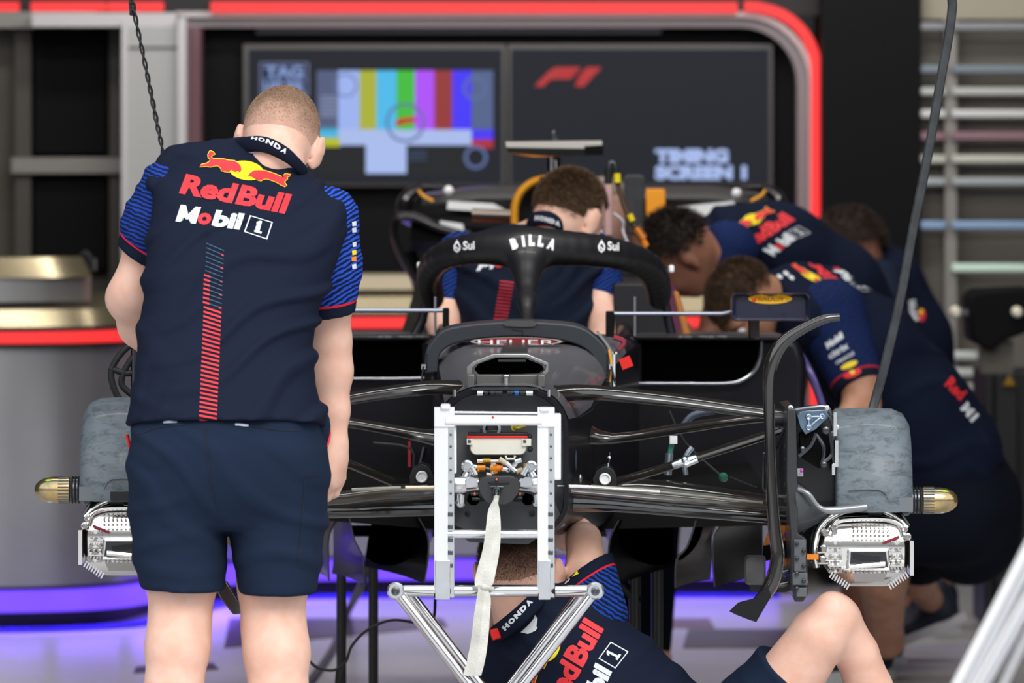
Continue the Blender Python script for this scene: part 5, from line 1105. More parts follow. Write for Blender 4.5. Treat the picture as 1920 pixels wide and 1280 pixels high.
# ---- the team's printed marks, measured once in the standing man's pixels
def z3(x, y): return (200+x/3.2, 160+y/3.2)
def zd(x, y): return (x/3.2, y/3.2)
bullL = [z3(*p) for p in [(620,392),(640,400),(650,412),(632,418),(628,430),(640,440),(665,440),(700,442),(735,450),(765,452),(790,465),(805,485),(808,505),(800,522),(785,512),(770,520),(760,512),(745,505),(735,520),(712,516),(690,512),(700,502),(685,495),(668,480),(645,482),(625,488),(600,484),(558,486),(570,474),(600,468),(618,455),(622,445),(610,432),(608,415),(615,400)]]
bullR = [z3(*p) for p in [(848,540),(860,525),(885,510),(915,508),(945,510),(985,522),(1020,535),(1050,548),(1062,560),(1070,550),(1062,540),(1070,530),(1105,535),(1095,545),(1082,548),(1085,560),(1072,570),(1065,580),(1080,600),(1070,606),(1045,595),(1020,580),(1000,572),(965,560),(945,560),(925,572),(900,565),(915,556),(895,545),(875,550),(862,545)]]
def grow(pts, d):
    out = []; n = len(pts); ar = sum(pts[i][0]*pts[(i+1) % n][1]-pts[(i+1) % n][0]*pts[i][1] for i in range(n)); sg = 1 if ar > 0 else -1
    for i in range(n):
        a, b, c = np.array(pts[i-1]), np.array(pts[i]), np.array(pts[(i+1) % n]); t = c-a; t = t/(np.linalg.norm(t)+1e-9); out.append(tuple(b+np.array([t[1], -t[0]])*d*sg))
    return out
PRED = mat('print_red', '#e5323a', .6); PWH = mat('print_white', '#dfe4ea', .6); PBL = mat('print_slate', '#3d5873', .6)
def team_marks(mb, bvh, M, sun=True, text=True, mobil=True, stripe=True, L=9, off=.0016, cut=.35):
    def A(sh): return (np.array([M(x, y) for x, y in sh[0]]), sh[1])
    def D(sh, m, o=off): decal(mb, bvh, A(sh), m, off=o, L=L)
    if sun:
        D(ell(z3(838, 510), 33, 18, a0=.15), YEL); D(poly_tris(grow(bullL, 1.3)), YEL, off*1.5); D(poly_tris(grow(bullR, 1.3)), YEL, off*1.5); D(poly_tris(bullL), PRED, off*2.1); D(poly_tris(bullR), PRED, off*2.1)
    if text:
        D(T('Red', z3(432, 648), zd(318, 62), zd(45, -118), .045), PRED); D(T('Bull', z3(768, 712), zd(300, 60), zd(45, -118), .045), PRED)
    if mobil:
        D(poly_tris([(z3(412, 815)[0]+zd(122, 15)[0]*a+zd(33, -100)[0]*b, z3(412, 815)[1]+zd(122, 15)[1]*a+zd(33, -100)[1]*b) for a, b in ((0, 0), (0, 1), (.26, 1), (.5, .5), (.74, 1), (1, 1), (1, 0), (.77, 0), (.77, .62), (.56, .2), (.44, .2), (.23, .62), (.23, 0))]), PWH); D(T('o', z3(538, 830), zd(80, 10), zd(18, -70), .05), PRED); D(T('bil', z3(626, 843), zd(170, 24), zd(33, -98), .05), PWH)
        q = [z3(*p) for p in ((860, 778), (997, 820), (963, 924), (824, 878))]; c = np.mean(q, 0); qi = [tuple(c+(np.array(p)-c)*.9) for p in q]
        D((np.array(q+qi), [(i, (i+1) % 4, 4+(i+1) % 4, 4+i) for i in range(4)]), PWH); D(poly_tris([(z3(884, 878)[0]+zd(44, 12)[0]*a+zd(19, -72)[0]*b, z3(884, 878)[1]+zd(44, 12)[1]*a+zd(19, -72)[1]*b) for a, b in ((0, 0), (0, .17), (.33, .17), (.33, .74), (.02, .66), (.02, .84), (.4, 1), (.68, 1), (.68, .17), (1, .17), (1, 0))]), PWH)
    if stripe:
        n = 40
        for i in range(n):
            t = i/(n-1); y = 455+(785-455)*t; xl = 387-14*t; w_ = 33; th = 2.3 if t < .35 else 3.6; dy = 14-8*t
            if t < cut:
                D(quad((xl, y), (xl+w_, y+dy), (xl+w_, y+dy+1.5), (xl, y+1.5)), PBL)
                if i % 3 == 1: D(quad((xl+w_*.85, y+dy*.85), (xl+w_, y+dy), (xl+w_, y+dy+3), (xl+w_*.85, y+dy*.85+3)), PRED)
                if i > 6: D(quad((xl-2, y-1), (xl+w_*.3, y+dy*.3-1), (xl+w_*.3, y+dy*.3+2.5), (xl-2, y+2.5)), PRED)
            else: D(quad((xl, y), (xl+w_, y+dy), (xl+w_, y+dy+th), (xl, y+th)), PRED)
def affine(src, dst):
    A_m = np.array([[x, y, 1] for x, y in src]); X = np.linalg.solve(A_m, np.array(dst, float)); return lambda x, y: tuple(np.array([x, y, 1]) @ X)
ident = lambda x, y: (x, y)
def letters(mb, bvh, txt, pts, hts, m, off=.0015, bold=.06):
    """letters strung along a pixel polyline: pts baseline points (n+1), hts up vectors"""
    for i, ch in enumerate(txt):
        a, b = np.array(pts[i], float), np.array(pts[i+1], float); u = (b-a)*.86
        decal(mb, bvh, T(ch, tuple(a), tuple(u), hts[i], bold), m, off=off, L=6)
def collar(parent, pts, r, flat, name='collar', txt=None):
    m = MB(); q = [P(*p) for p in pts]; q.append(q[0]); m.tube(q, r, MATS['shirt_navy'], n=14, k=5, flat=flat, caps=False)
    if txt: b = m.bvh(); txt(m, b)
    return m.build(name, parent, sharp=80)
FO = [((.5, 0, .85), .075, 1.0), ((-.35, 0, .9), .11, .8), ((.75, 0, .55), .05, .5)]

# ================= A: standing man with his back to us, left
RA = rotm(-.14, .55, .16); hcA = P(526, 262, -.36)
s = SDF(.0052, .025); head(s, hcA, RA, 1.0)
s.seg(P(515, 315, -.46), hcA+RA @ V(0, -.03, -.05), .064, .060, k=.03)
s.seg(P(470, 350, -.44), P(455, 480, -.56), .06, .10, flat=((0, 1, 0), .7)).seg(P(455, 480, -.56), P(425, 820, -.73), .10, .12, flat=((0, 1, 0), .7))
s.seg(P(370, 350, -.43), P(590, 410, -.47), .045, .045)
shL, shR = P(305, 365, -.44), P(628, 415, -.49)
s.chain([(shL, .05), (P(250, 545, -.40), .044), (P(240, 560, -.38), .042), (P(262, 610, -.30), .042), (P(320, 690, -.16), .030)])
s.chain([(shR, .05), (P(618, 560, -.46), .046), (P(619, 640, -.43), .041), (P(621, 695, -.42), .042), (P(625, 770, -.42), .031), (P(627, 832, -.42), .0235)])
hand(s, P(630, 836, -.43), V(-.03, 0, -1), V(-.8, .45, 0), 1.0, curl=.75, side=-1); hand(s, P(320, 690, -.16), V(.3, .8, -.5), V(.2, 0, -1), .95, curl=.4, side=-1)
kL, kR = P(337, 1165, -.76), P(513, 1175, -.74); fL, fR = V(tox(326, -.78), -.80, .09), V(tox(517, -.76), -.78, .09)
s.chain([(P(355, 900, -.74), .10), (P(341, 1090, -.75), .068), (kL, .060), (P(333, 1215, -.775), .062), (P(326, 1290, -.785), .056), (P(324, 1450, -.79), .038), (fL, .036)])
s.chain([(P(500, 900, -.72), .10), (P(511, 1095, -.73), .068), (kR, .062), (P(519, 1225, -.755), .064), (P(522, 1300, -.765), .057), (P(518, 1450, -.77), .039), (fR, .036)])
for f_ in (fL, fR): s.seg(f_+V(0, 0, -.03), f_+V(0, .15, -.05), .034, .03)
A = sdf_obj('person', s, SK1); tagp(A, 'man in navy shirt and shorts standing at the left with his back to us', 'person')
HA = mat('hair_buzz', '#8a6e57', .85, col2='#a98d76', nscale=35); hair(A, hcA, RA, 1.0, HA, 50000, .0032, low=-.62, fade=.95, thick=.00035, off=1.002, front=.3, shm=scalp('scalp_A', hcA, RA, '#e6b7a3', '#927560', -.035, .055, .7))
eyes(A, hcA, RA)
sh = SDF(.0052, .02)
sh.slab([(263, 400, 460, -.40, .035), (269, 352, 500, -.41, .05), (278, 330, 522, -.42, .06), (294, 312, 545, -.435, .072), (316, 302, 566, -.45, .085), (345, 294, 604, -.475, .10), (378, 287, 640, -.505, .115), (420, 282, 650, -.54, .128), (480, 275, 634, -.58, .135), (560, 270, 604, -.62, .14), (640, 259, 586, -.665, .14), (700, 254, 588, -.70, .142), (755, 247, 600, -.725, .148), (800, 240, 610, -.74, .155), (812, 238, 614, -.742, .158)], n=2.5)
fo = folds(.015, [((-.45, 0, .9), .085, 1.0), ((.3, 0, .95), .12, .6), ((-.8, 0, .6), .07, .4)], 3)
sh.disp = fo
c1, c2 = P(240, 806, -.74), P(612, 800, -.74); sh.cuts = [((0, -.885, toz(788, -.885)), (0, -.12, -1))]
def marksA(mb, b):
    team_marks(mb, b, ident)
    decal(mb, b, T('CASTORE', z3(850, 402), zd(115, 30), zd(3, -11), .05), PWH, L=6)
    decal(mb, b, poly_tris([z3(*p) for p in ((800, 350), (850, 358), (912, 384), (905, 388), (850, 372))]), mat('tab_blue', '#22304e', .6), L=6); decal(mb, b, quad(z3(962, 378), z3(1050, 405), z3(1040, 440), z3(950, 412)), mat('tab_blue2', '#25364a', .5), L=6)
shA = sdf_obj('shirt', sh, SHIRT, A, extra=marksA)
def honda(m, b): letters(m, b, 'HONDA', [z3(*p) for p in ((864, 322), (905, 330), (950, 344), (998, 366), (1040, 396), (1078, 414))], [zd(7, -17), zd(9, -22), zd(13, -26), zd(16, -26), zd(18, -26)], PWH)
collar(shA, [(440, 276, -.44), (465, 270, -.495), (500, 272, -.53), (538, 291, -.545), (562, 314, -.52), (572, 328, -.46), (556, 322, -.37), (500, 292, -.34), (450, 278, -.37)], .0065, ((.1, -.3, 1), 2.7), txt=honda)
for nm, a, b_, r0, r1, fl_ in (('L', P(318, 352, -.455), P(263, 482, -.42), .062, .050, None), ('R', P(614, 408, -.50), P(620, 590, -.465), .066, .047, None)):
    ss = SDF(.0048, .03); d = (b_-a).normalized(); ss.chain([(a, r0), (a.lerp(b_, .5), (r0+r1)/2+.006), (b_+d*.05, r1)]); ss.disp = folds(.005, [((.6, 0, .8), .05, 1.0), ((-.3, 0, .9), .035, .6)], 5)
    tl = V(-.18, 0, 0) if nm == 'L' else V(.10, 0, 0); ss.cuts = [(tuple(b_), tuple((d+tl).normalized()))]
    def sm_(mb, b, nm=nm):
        if nm == 'R':
            for y, c_, w2 in ((416, PWH, 3), (428, PWH, 3), (455, PWH, 2), (470, YEL, 3), (482, ORNG, 4), (496, PWH, 3)): decal(mb, b, quad((663-w2, y), (668, y-2), (668.5, y+7), (664-w2, y+8)), c_, L=5)
    sdf_obj('sleeve', ss, sleeve_mat('sleeve_A'+nm, tuple(a), tuple((d+tl).normalized()), (b_-a).dot((d+tl).normalized()), '#2c55c8' if nm == 'R' else '#20409c', tilt=.65 if nm == 'R' else -.45), shA, extra=sm_)
so_ = SDF(.0055, .02)
so_.slab([(765, 262, 592, -.735, .125), (800, 250, 600, -.74, .14), (850, 244, 610, -.745, .15), (920, 244, 612, -.74, .145), (975, 246, 610, -.735, .12), (990, 252, 606, -.735, .10)], n=2.6)
so_.slab([(890, 246, 418, -.745, .125), (980, 246, 424, -.745, .12), (1040, 252, 424, -.75, .112), (1095, 262, 421, -.755, .105), (1103, 265, 420, -.755, .105)], n=2.3, k=.012)
so_.slab([(890, 432, 612, -.735, .125), (980, 428, 609, -.735, .12), (1040, 438, 603, -.74, .112), (1100, 448, 595, -.745, .105), (1112, 450, 592, -.745, .105)], n=2.3, k=.012)
so_.disp = folds(.007, [((.15, 0, 1), .13, 1.0), ((.6, 0, .8), .09, .8), ((-.6, 0, .8), .1, .8)], 9)
shorts = sdf_obj('shorts', so_, SHORT, A)
bS = BVHTree.FromObject(shorts, bpy.context.evaluated_depsgraph_get()) if False else BVHTree.FromPolygons([v.co.copy() for v in shorts.data.vertices], [tuple(p.vertices) for p in shorts.data.polygons])
def seam(name, pts, w_, m_, parent, b, off=.0015):
    m = MB(); q = cat_rom(pts, 6)
    for p, r in zip(q, q[1:]):
        t = r-p; t = t/(np.linalg.norm(t)+1e-9); n_ = np.array([-t[1], t[0]])*w_/2; decal(m, b, quad(tuple(p-n_), tuple(r-n_), tuple(r+n_), tuple(p+n_)), m_, off=off, L=12, seam=.08)
    if m.v: return m.build(name, parent)
SEAM = mat('seam_dark', '#121a2b', .9)
seam('back_seam', [(385, 800), (390, 860), (398, 920), (412, 960)], 2.2, SEAM, shorts, bS)
for pts in ([(262, 812), (300, 800), (345, 795)], [(432, 796), (480, 800), (530, 806), (565, 806)]): seam('pocket_opening', pts, 2.6, SEAM, shorts, bS)
for pts in ([(306, 791), (332, 790)], [(441, 795), (466, 797)]): seam('zip_pull', pts, 4.5, mat('zip_grey', '#8a97a8', .4, .6), shorts, bS, .004)
seam('cargo_pocket', [(572, 893), (606, 892)], 2.0, SEAM, shorts, bS); seam('cargo_pocket', [(572, 893), (566, 980), (560, 1055), (574, 1065), (592, 1062)], 2.0, SEAM, shorts, bS)
m = MB(); m.tube([P(238, 815, -.72), P(243, 835, -.72), P(247, 856, -.72)], .0035, RED, k=4); m.build('side_piping', shorts)
m = MB(); pc = [(596, 770, -.72), (612, 790, -.70), (618, 812, -.69), (612, 840, -.70), (604, 862, -.71)]; m.tube([P(*p) for p in pc], .003, RED, k=5); m.build('side_piping', shorts)
m = MB(); m.tube([P(594, 775, -.70), P(600, 800, -.70), P(600, 850, -.70)], [.020, .022, .01], SHORT, k=3); m.build('side_pocket', shorts)
SOLE = mat('sole_white', '#c9c9cc', .6); SHOE = mat('shoe_navy', '#182032', .6)
for f_, a_ in ((fL, .1), (fR, -.1)): shoe(A, V(f_.x, f_.y-.06, 0), a_, SHOE, SOLE)

# ================= C: mechanic under the car
RC = rotm(-.2, .12, -.06); hcC = P(972, 1062, -.02)
s = SDF(.0055, .025); head(s, hcC, RC, 1.02); s.seg(P(978, 1175, -.06), hcC+RC @ V(0, -.025, -.04), .058, .062, k=.03)
s.seg(P(1020, 1190, -.02), P(1300, 1470, 0), .10, .12); s.seg(P(940, 1240, .02), P(1115, 1135, -.02), .055, .055)
s.chain([(P(1115, 1140, -.03), .048), (P(1100, 1060, .0), .040), (P(1094, 1012, .03), .034), (P(1082, 1000, .22), .032), (P(1065, 1010, .34), .026)]); hand(s, P(1065, 1010, .345), V(0, 1, .25), V(-.3, 0, 1), .9, .4)
s.chain([(P(945, 1240, .02), .05), (P(925, 1230, .26), .042), (P(940, 1130, .38), .028)]); hand(s, P(940, 1128, .385), V(.1, .5, .9), V(.3, 1, 0), .9, .4, -1)
kn = P(1566, 1164, -.12)
s.chain([(P(1330, 1460, -.02), .10), (P(1462, 1298, -.10), .074), (P(1536, 1192, -.135), .062), (kn, .056)], k=.012); s.chain([(kn, .054), (P(1606, 1225, -.09), .047), (P(1630, 1290, -.06), .050), (P(1662, 1400, -.04), .044), (P(1690, 1540, -.03), .036)], k=.010); s.ell(P(1560, 1148, -.155), [.04, .03, .045], k=.03)
s.chain([(P(1290, 1490, -.1), .09), (P(1150, 1520, -.45), .07), (P(1000, 1560, -.42) , .04)])
s.seg(P(1690, 1550, -.03), P(1750, 1560, -.08), .035, .03)
C_ = sdf_obj('person', s, SK1); tagp(C_, 'mechanic on the floor under the nose, back to us, one bare knee raised', 'person')
HC = mat('hair_brown', '#3c2c21', .7, col2='#57432f', nscale=60); hair(C_, hcC, RC, 1.02, HC, 40000, .008, low=-.8, fade=1.1, thick=.0004, off=1.004, wild=.3, shm=scalp('scalp_C', hcC, RC, '#d6a48e', '#453226', -.085, .05, .5)); eyes(C_, hcC, RC)
sh = SDF(.0055, .03); sh.seg(P(1030, 1200, -.04), P(1120, 1300, -.04), .125, .155, flat=((0, 1, 0), .85)).seg(P(1120, 1300, -.04), P(1300, 1450, -.01), .155, .155, flat=((0, 1, 0), .85)).seg(P(960, 1240, .0), P(1100, 1150, -.03), .075, .075)
sh.disp = folds(.009, [((.7, 0, .7), .09, 1.0), ((-.2, 0, .95), .11, .7)], 12)
def marksC(mb, b):
    team_marks(mb, b, affine([(534, 401), (440, 377), (484, 425)], [(1133, 1179), (1087, 1250), (1149, 1228)]), stripe=False)
    wv = [(976, 1185), (990, 1172), (1000, 1160), (1003, 1152), (1008, 1160), (1006, 1172), (1000, 1178), (1008, 1176), (1004, 1182), (990, 1188)]; decal(mb, b, poly_tris(wv), PWH, L=8)
shC = sdf_obj('shirt', sh, SHIRT, C_, extra=marksC)
def hondaC(m, b): letters(m, b, 'HONDA', [(947, 1183), (958, 1172), (969, 1161), (980, 1149), (991, 1137), (1001, 1127)], [(-7, -7)]*5, PWH, bold=.08)
collar(shC, [(932, 1188, -.10), (948, 1176, -.155), (968, 1160, -.175), (990, 1140, -.165), (1010, 1120, -.12), (1000, 1120, -.02), (960, 1160, .04), (930, 1190, -.02)], .0075, ((.6, -.2, -.8), 2.6), txt=hondaC)
a, b_ = P(1112, 1150, -.03), P(1096, 1072, .0); d = (b_-a).normalized(); ss = SDF(.005, .02); ss.seg(P(1108, 1150, -.03), b_+d*.03+V(.008, 0, 0), .080, .060); ss.cuts = [(tuple(b_), tuple((d+V(-.5, 0, 0)).normalized()))]
def slC(mb, b):
    decal(mb, b, quad((1070, 1076), (1082, 1070), (1085, 1075), (1072, 1081)), YEL, L=6); decal(mb, b, T('CD', (1056, 1098), (14, -12), (-5, -7), .05), PWH, L=6)
sdf_obj('sleeve', ss, sleeve_mat('sleeve_CR', tuple(a), tuple((d+V(-.5, 0, 0)).normalized()), (b_-a).dot((d+V(-.5, 0, 0)).normalized()), '#1c429c', '#0f1833', tilt=-.7), shC, extra=slC)
a, b_ = P(955, 1240, .0), P(930, 1235, .16); ss = SDF(.006, .02); ss.seg(a, b_, .065, .055); sdf_obj('sleeve', ss, SHIRT, shC)
ss = SDF(.0055, .03); hm = P(1490, 1262, -.09); d = (P(1540, 1195, -.11)-P(1330, 1460, -.02)).normalized(); ss.seg(P(1300, 1470, 0), P(1350, 1450, -.02), .14, .13); ss.chain([(P(1340, 1450, -.02), .125), (P(1420, 1352, -.06), .105), (hm+d*.05, .090)]); ss.seg(P(1300, 1485, -.05), P(1180, 1510, -.36), .11, .09); ss.cuts = [(tuple(hm), tuple(d))]; ss.disp = folds(.008, [((.6, 0, .8), .07, 1), ((.1, 0, 1), .06, .6)], 4)
shC2 = sdf_obj('shorts', ss, SHORT, C_)
bC2 = BVHTree.FromPolygons([v.co.copy() for v in shC2.data.vertices], [tuple(p.vertices) for p in shC2.data.polygons]); seam('hem_stitch', [(1455, 1212), (1490, 1225), (1530, 1260), (1545, 1282)], 1.6, SEAM, shC2, bC2)
m = MB(); m.box(P(929, 1188, -.13), (S(18), .02, S(20)), RED, Matrix.Rotation(-.3, 3, 'Y')); m.build('headset_pad', C_, bevel=.003)
shoe(C_, V(P(1690, 1540, -.03).x-.04, -.03, 0), -1.3, SHOE, SOLE); shoe(C_, V(P(1000, 1560, -.42).x+.05, -.45, 0), 1.4, SHOE, SOLE)

# ================= B: mechanic in the cockpit behind the halo
YBm = 2.3; RB = rotm(-.75, .55, .05); hcB = P(1072, 402, 2.28)
s = SDF(.007, .03); head(s, hcB, RB, 1.0); s.seg(P(1015, 465, YBm), hcB+RB @ V(0, -.03, -.05), .062, .06, k=.03); s.seg(P(985, 500, YBm), P(985, 740, YBm), .11, .12, flat=((0, 1, 0), .8))
s.chain([(P(865, 490, YBm), .05), (P(833, 600, YBm-.05), .042), (P(838, 680, YBm-.1), .034), (P(880, 720, YBm-.2), .026)]); s.chain([(P(1110, 490, YBm), .05), (P(1134, 590, YBm-.05), .044), (P(1130, 680, YBm-.1), .036), (P(1090, 730, YBm-.2), .026)])
hand(s, P(880, 722, YBm-.2), V(.3, -.2, -.8), V(1, 0, 0), .9, .6); hand(s, P(1090, 732, YBm-.2), V(-.3, -.2, -.8), V(-1, 0, 0), .9, .6, -1)
for x in (930, 1045): s.chain([(P(x, 760, YBm), .09), (P(x, 800, YBm+.38), .065), (P(x, 860, YBm+.38), .055), (P(x, 875, YBm+.02), .04)])
B_ = sdf_obj('person', s, SK1); tagp(B_, 'mechanic with short brown hair bending in the cockpit behind the halo', 'person')
HB_ = mat('hair_mid', '#54402f', .7, col2='#755c46', nscale=40); hair(B_, hcB, RB, 1.0, HB_, 34000, .011, low=-.7, fade=.6, thick=.0007, off=1.01, wild=.3, shm=scalp('scalp_B', hcB, RB, '#c99a82', '#4a3828', -.075, -.005, .4)); eyes(B_, hcB, RB)
sh = SDF(.0065, .03); sh.slab([(420, 960, 1075, YBm, .06), (432, 905, 1100, YBm, .09), (448, 868, 1120, YBm, .11), (480, 850, 1130, YBm, .125), (540, 846, 1122, YBm, .13), (640, 850, 1116, YBm, .13), (760, 850, 1116, YBm, .13)]); sh.disp = fo
def marksB(mb, b): team_marks(mb, b, affine([(328.7, 414.7), (510, 445), (395, 785)], [(893, 508), (1040, 492), (915, 770)]), L=12, cut=-1)
shB = sdf_obj('shirt', sh, SHIRT, B_, extra=marksB)
def hondaB(m, b): letters(m, b, 'HONDA', [(1002, 413), (1011, 413), (1021, 415), (1031, 418), (1041, 421), (1051, 426)], [(1, -9)]*5, PWH, bold=.07)
collar(shB, [(990, 430, YBm-.02), (1000, 412, YBm-.09), (1030, 410, YBm-.12), (1060, 428, YBm-.10), (1075, 445, YBm-.02), (1050, 430, YBm+.06), (1005, 422, YBm+.05)], .008, ((0, 0, 1), 2.4), txt=hondaB)
for nm, a, b_ in (('L', P(866, 480, YBm), P(836, 588, YBm-.03)), ('R', P(1110, 480, YBm), P(1139, 583, YBm-.03))):
    d = (b_-a).normalized(); ss = SDF(.006, .02); ss.seg(a, b_+d*.05, .064, .050); ss.cuts = [(tuple(b_), tuple(d))]; sdf_obj('sleeve', ss, sleeve_mat('sleeve_B'+nm, tuple(a), tuple(d), (b_-a).length, '#1e4094', '#101a38'), shB)
ss = SDF(.008, .03); ss.seg(P(985, 740, YBm), P(985, 770, YBm), .14, .14, flat=((0, 1, 0), .9))
for x in (930, 1045): ss.seg(P(x, 760, YBm), P(x, 795, YBm+.3), .10, .085)
sdf_obj('shorts', ss, SHORT, B_)

# ================= D: mechanic crouching on the right
YD = 3.4; RD = rotm(2.15, 1.15, .1); hcD = P(1392, 568, YD-.1)
s = SDF(.0075, .03); head(s, hcD, RD, 1.0); s.seg(P(1490, 560, YD), hcD+RD @ V(0, -.03, -.04), .065, .06, k=.03)
s.chain([(P(1520, 590, YD), .10), (P(1650, 740, YD), .115), (P(1790, 930, YD+.1), .13)]); s.chain([(P(1560, 590, YD-.12), .055), (P(1612, 710, YD-.2), .048), (P(1616, 760, YD-.22), .045), (P(1540, 850, YD-.4), .035), (P(1480, 900, YD-.5), .026)]); hand(s, P(1478, 902, YD-.5), V(-.8, -.3, -.4), V(0, 0, -1), .9, .4)
s.chain([(P(1500, 600, YD+.14), .055), (P(1480, 720, YD+.1), .045), (P(1420, 760, YD), .03)]); hand(s, P(1418, 762, YD), V(-.8, 0, -.4), V(0, 0, -1), .9, .4, -1)
fD1, fD2 = P(1748, 1128, 4.5), V(tox(1668, 3.9), 3.95, .09)
s.chain([(P(1800, 960, YD+.15), .11), (P(1700, 1010, YD+.5), .075), (P(1712, 1080, YD+.85), .052), (fD1, .036)]); s.chain([(P(1790, 980, YD), .11), (P(1640, 960, YD+.0), .078), (P(1655, 1080, YD+.15), .066), (P(1662, 1200, YD+.4), .045), (fD2, .036)])
D_ = sdf_obj('person', s, SK2); tagp(D_, 'crouching mechanic in navy leaning over behind the right brake drum', 'person')
HD = mat('hair_dark_brown', '#3b2a1e', .75, col2='#5a4230', nscale=50); hair(D_, hcD, RD, 1.0, HD, 22000, .010, low=-.45, fade=.3, thick=.001, off=1.02, wild=.3, front=.35); eyes(D_, hcD, RD)
sh = SDF(.007, .04); sh.chain([(P(1530, 585, YD), .125), (P(1620, 660, YD), .150), (P(1700, 760, YD+.03), .155), (P(1765, 850, YD+.08), .165)], flat=((0, 1, 0), 1.05)); sh.seg(P(1490, 555, YD), P(1540, 580, YD), .09, .10); sh.seg(P(1520, 600, YD-.12), P(1500, 600, YD+.14), .08, .08)
sh.disp = folds(.012, [((.7, 0, .7), .10, 1.0), ((.1, 0, 1), .13, .7)], 22)
def marksD(mb, b):
    team_marks(mb, b, affine([(395, 285), (540, 345), (330, 415)], [(1468, 490), (1570, 548), (1552, 482)]), L=12, stripe=False, off=.003)
    decal(mb, b, T('Red', (1770, 722), (30, 30), (14, -18), .05), PRED, off=.003); decal(mb, b, T('M1', (1800, 766), (22, 26), (14, -14), .05), PWH, off=.003)
    for x, y in ((1462, 518), (1474, 512), (1484, 520)): decal(mb, b, ell((x, y), 6, 3.5, 10, .6), PWH, off=.003)
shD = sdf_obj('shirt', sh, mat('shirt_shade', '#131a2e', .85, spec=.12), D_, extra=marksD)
a, b_ = P(1558, 590, YD-.10), P(1612, 728, YD-.2); d = (b_-a).normalized(); ss = SDF(.006, .02); ss.seg(a, b_+d*.05, .098, .062); ss.cuts = [(tuple(b_), tuple(d))]
def slD(mb, b):
    u = lambda w_: (w_*.93, -w_*.36*.6); 
    decal(mb, b, T('Mobil', (1552, 655), (30, -22), (-5, -12), .06), PWH, off=.003, L=8); decal(mb, b, T('citrix', (1556, 674), (36, -22), (-4, -11), .03), PWH, off=.003, L=8); decal(mb, b, T('ORACLE', (1568, 684), (34, -20), (-2, -6), .03), PWH, off=.003, L=8)
    decal(mb, b, ell((1592, 684), 17, 5.5, 16, -.4), YEL, off=.003); decal(mb, b, ell((1598, 700), 18, 7, 16, -.35), PRED, off=.003); decal(mb, b, ell((1598, 697), 5, 4, 12), YEL, off=.004)
sdf_obj('sleeve', ss, sleeve_mat('sleeve_DR', tuple(a), tuple(d), (b_-a).length, '#1c2f66', '#101831'), shD, extra=slD)
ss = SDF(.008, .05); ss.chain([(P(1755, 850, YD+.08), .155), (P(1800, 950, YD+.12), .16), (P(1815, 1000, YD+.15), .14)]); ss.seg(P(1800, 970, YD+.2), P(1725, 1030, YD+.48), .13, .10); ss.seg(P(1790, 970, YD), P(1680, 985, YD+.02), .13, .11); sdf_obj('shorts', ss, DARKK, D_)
shoe(D_, P(1800, 1168, 4.5), 1.45, SHOE, SOLE, -.38); shoe(D_, V(fD2.x, 3.97, 0), 1.9, SHOE, SOLE)

# ================= E: mechanic bending behind D
YE = 4.0-.6; YE = 4.1
RE = rotm(1.75, 1.15, 0); hcE = P(1268, 482, YE-.35)
s = SDF(.009, .03); head(s, hcE, RE, 1.0); s.seg(P(1345, 465, YE-.2), hcE+RE @ V(0, -.03, -.04), .065, .06, k=.03)
s.chain([(P(1390, 470, YE-.15), .10), (P(1560, 560, YE), .12), (P(1620, 660, YE+.1), .13)]); s.chain([(P(1360, 480, YE-.3), .05), (P(1345, 600, YE-.3), .04), (P(1300, 690, YE-.35), .03)]); hand(s, P(1299, 692, YE-.35), V(-.3, 0, -1), V(1, 0, 0), .9, .5)
s.chain([(P(1400, 480, YE), .05), (P(1400, 620, YE), .04), (P(1370, 700, YE-.05), .03)]); hand(s, P(1369, 702, YE-.05), V(-.3, 0, -1), V(1, 0, 0), .9, .5, -1)
for dx, dy in ((0, 0), (.06, .28)):
    hp_ = P(1620, 680, YE+dy); s.chain([(hp_, .10), (V(hp_.x+dx-.05, hp_.y, .48), .06), (V(hp_.x+dx, hp_.y, .08), .04)]); s.seg(V(hp_.x+dx, hp_.y, .05), V(hp_.x+dx-.16, hp_.y-.05, .04), .036, .03)
E_ = sdf_obj('person', s, mat('skin_brown', '#9d6c57', .5, sss=.1)); tagp(E_, 'dark-haired mechanic bent low over the car beside the right end of the rear wing', 'person')
HE = mat('hair_black', '#1b1310', .7, col2='#2e211a', nscale=50); hair(E_, hcE, RE, 1.05, HE, 9000, .02, low=-.5, fade=.2, thick=.0018, off=1.06); eyes(E_, hcE, RE)
sh = SDF(.008, .04); sh.chain([(P(1378, 460, YE-.15), .115), (P(1460, 478, YE-.08), .135), (P(1560, 545, YE), .14), (P(1615, 640, YE+.08), .145)], flat=((0, 1, 0), 1.2))
sh.disp = folds(.012, [((.7, 0, .7), .12, 1.0)], 2)
def marksE(mb, b): team_marks(mb, b, affine([(395, 285), (540, 345), (330, 415)], [(1368, 422), (1450, 394), (1452, 480)]), L=14, stripe=False, off=.004)
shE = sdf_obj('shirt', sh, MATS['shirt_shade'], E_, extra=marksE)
a, b_ = P(1365, 470, YE-.27), P(1350, 545, YE-.3); d = (b_-a).normalized(); ss = SDF(.008, .02); ss.seg(a, b_+d*.05, .085, .062); ss.cuts = [(tuple(b_), tuple(d))]
def slE(mb, b):
    for k_, (x, y) in enumerate(((1318, 492), (1322, 510), (1330, 522))): decal(mb, b, T(('Mobil', 'citrix', 'Sui')[k_], (x-4, y), (16, -16), (-6, -7), .05), PWH, off=.004, L=10)
sdf_obj('sleeve', ss, sleeve_mat('sleeve_ER', tuple(a), tuple(d), (b_-a).length, '#1c3068', '#101831'), shE, extra=slE)
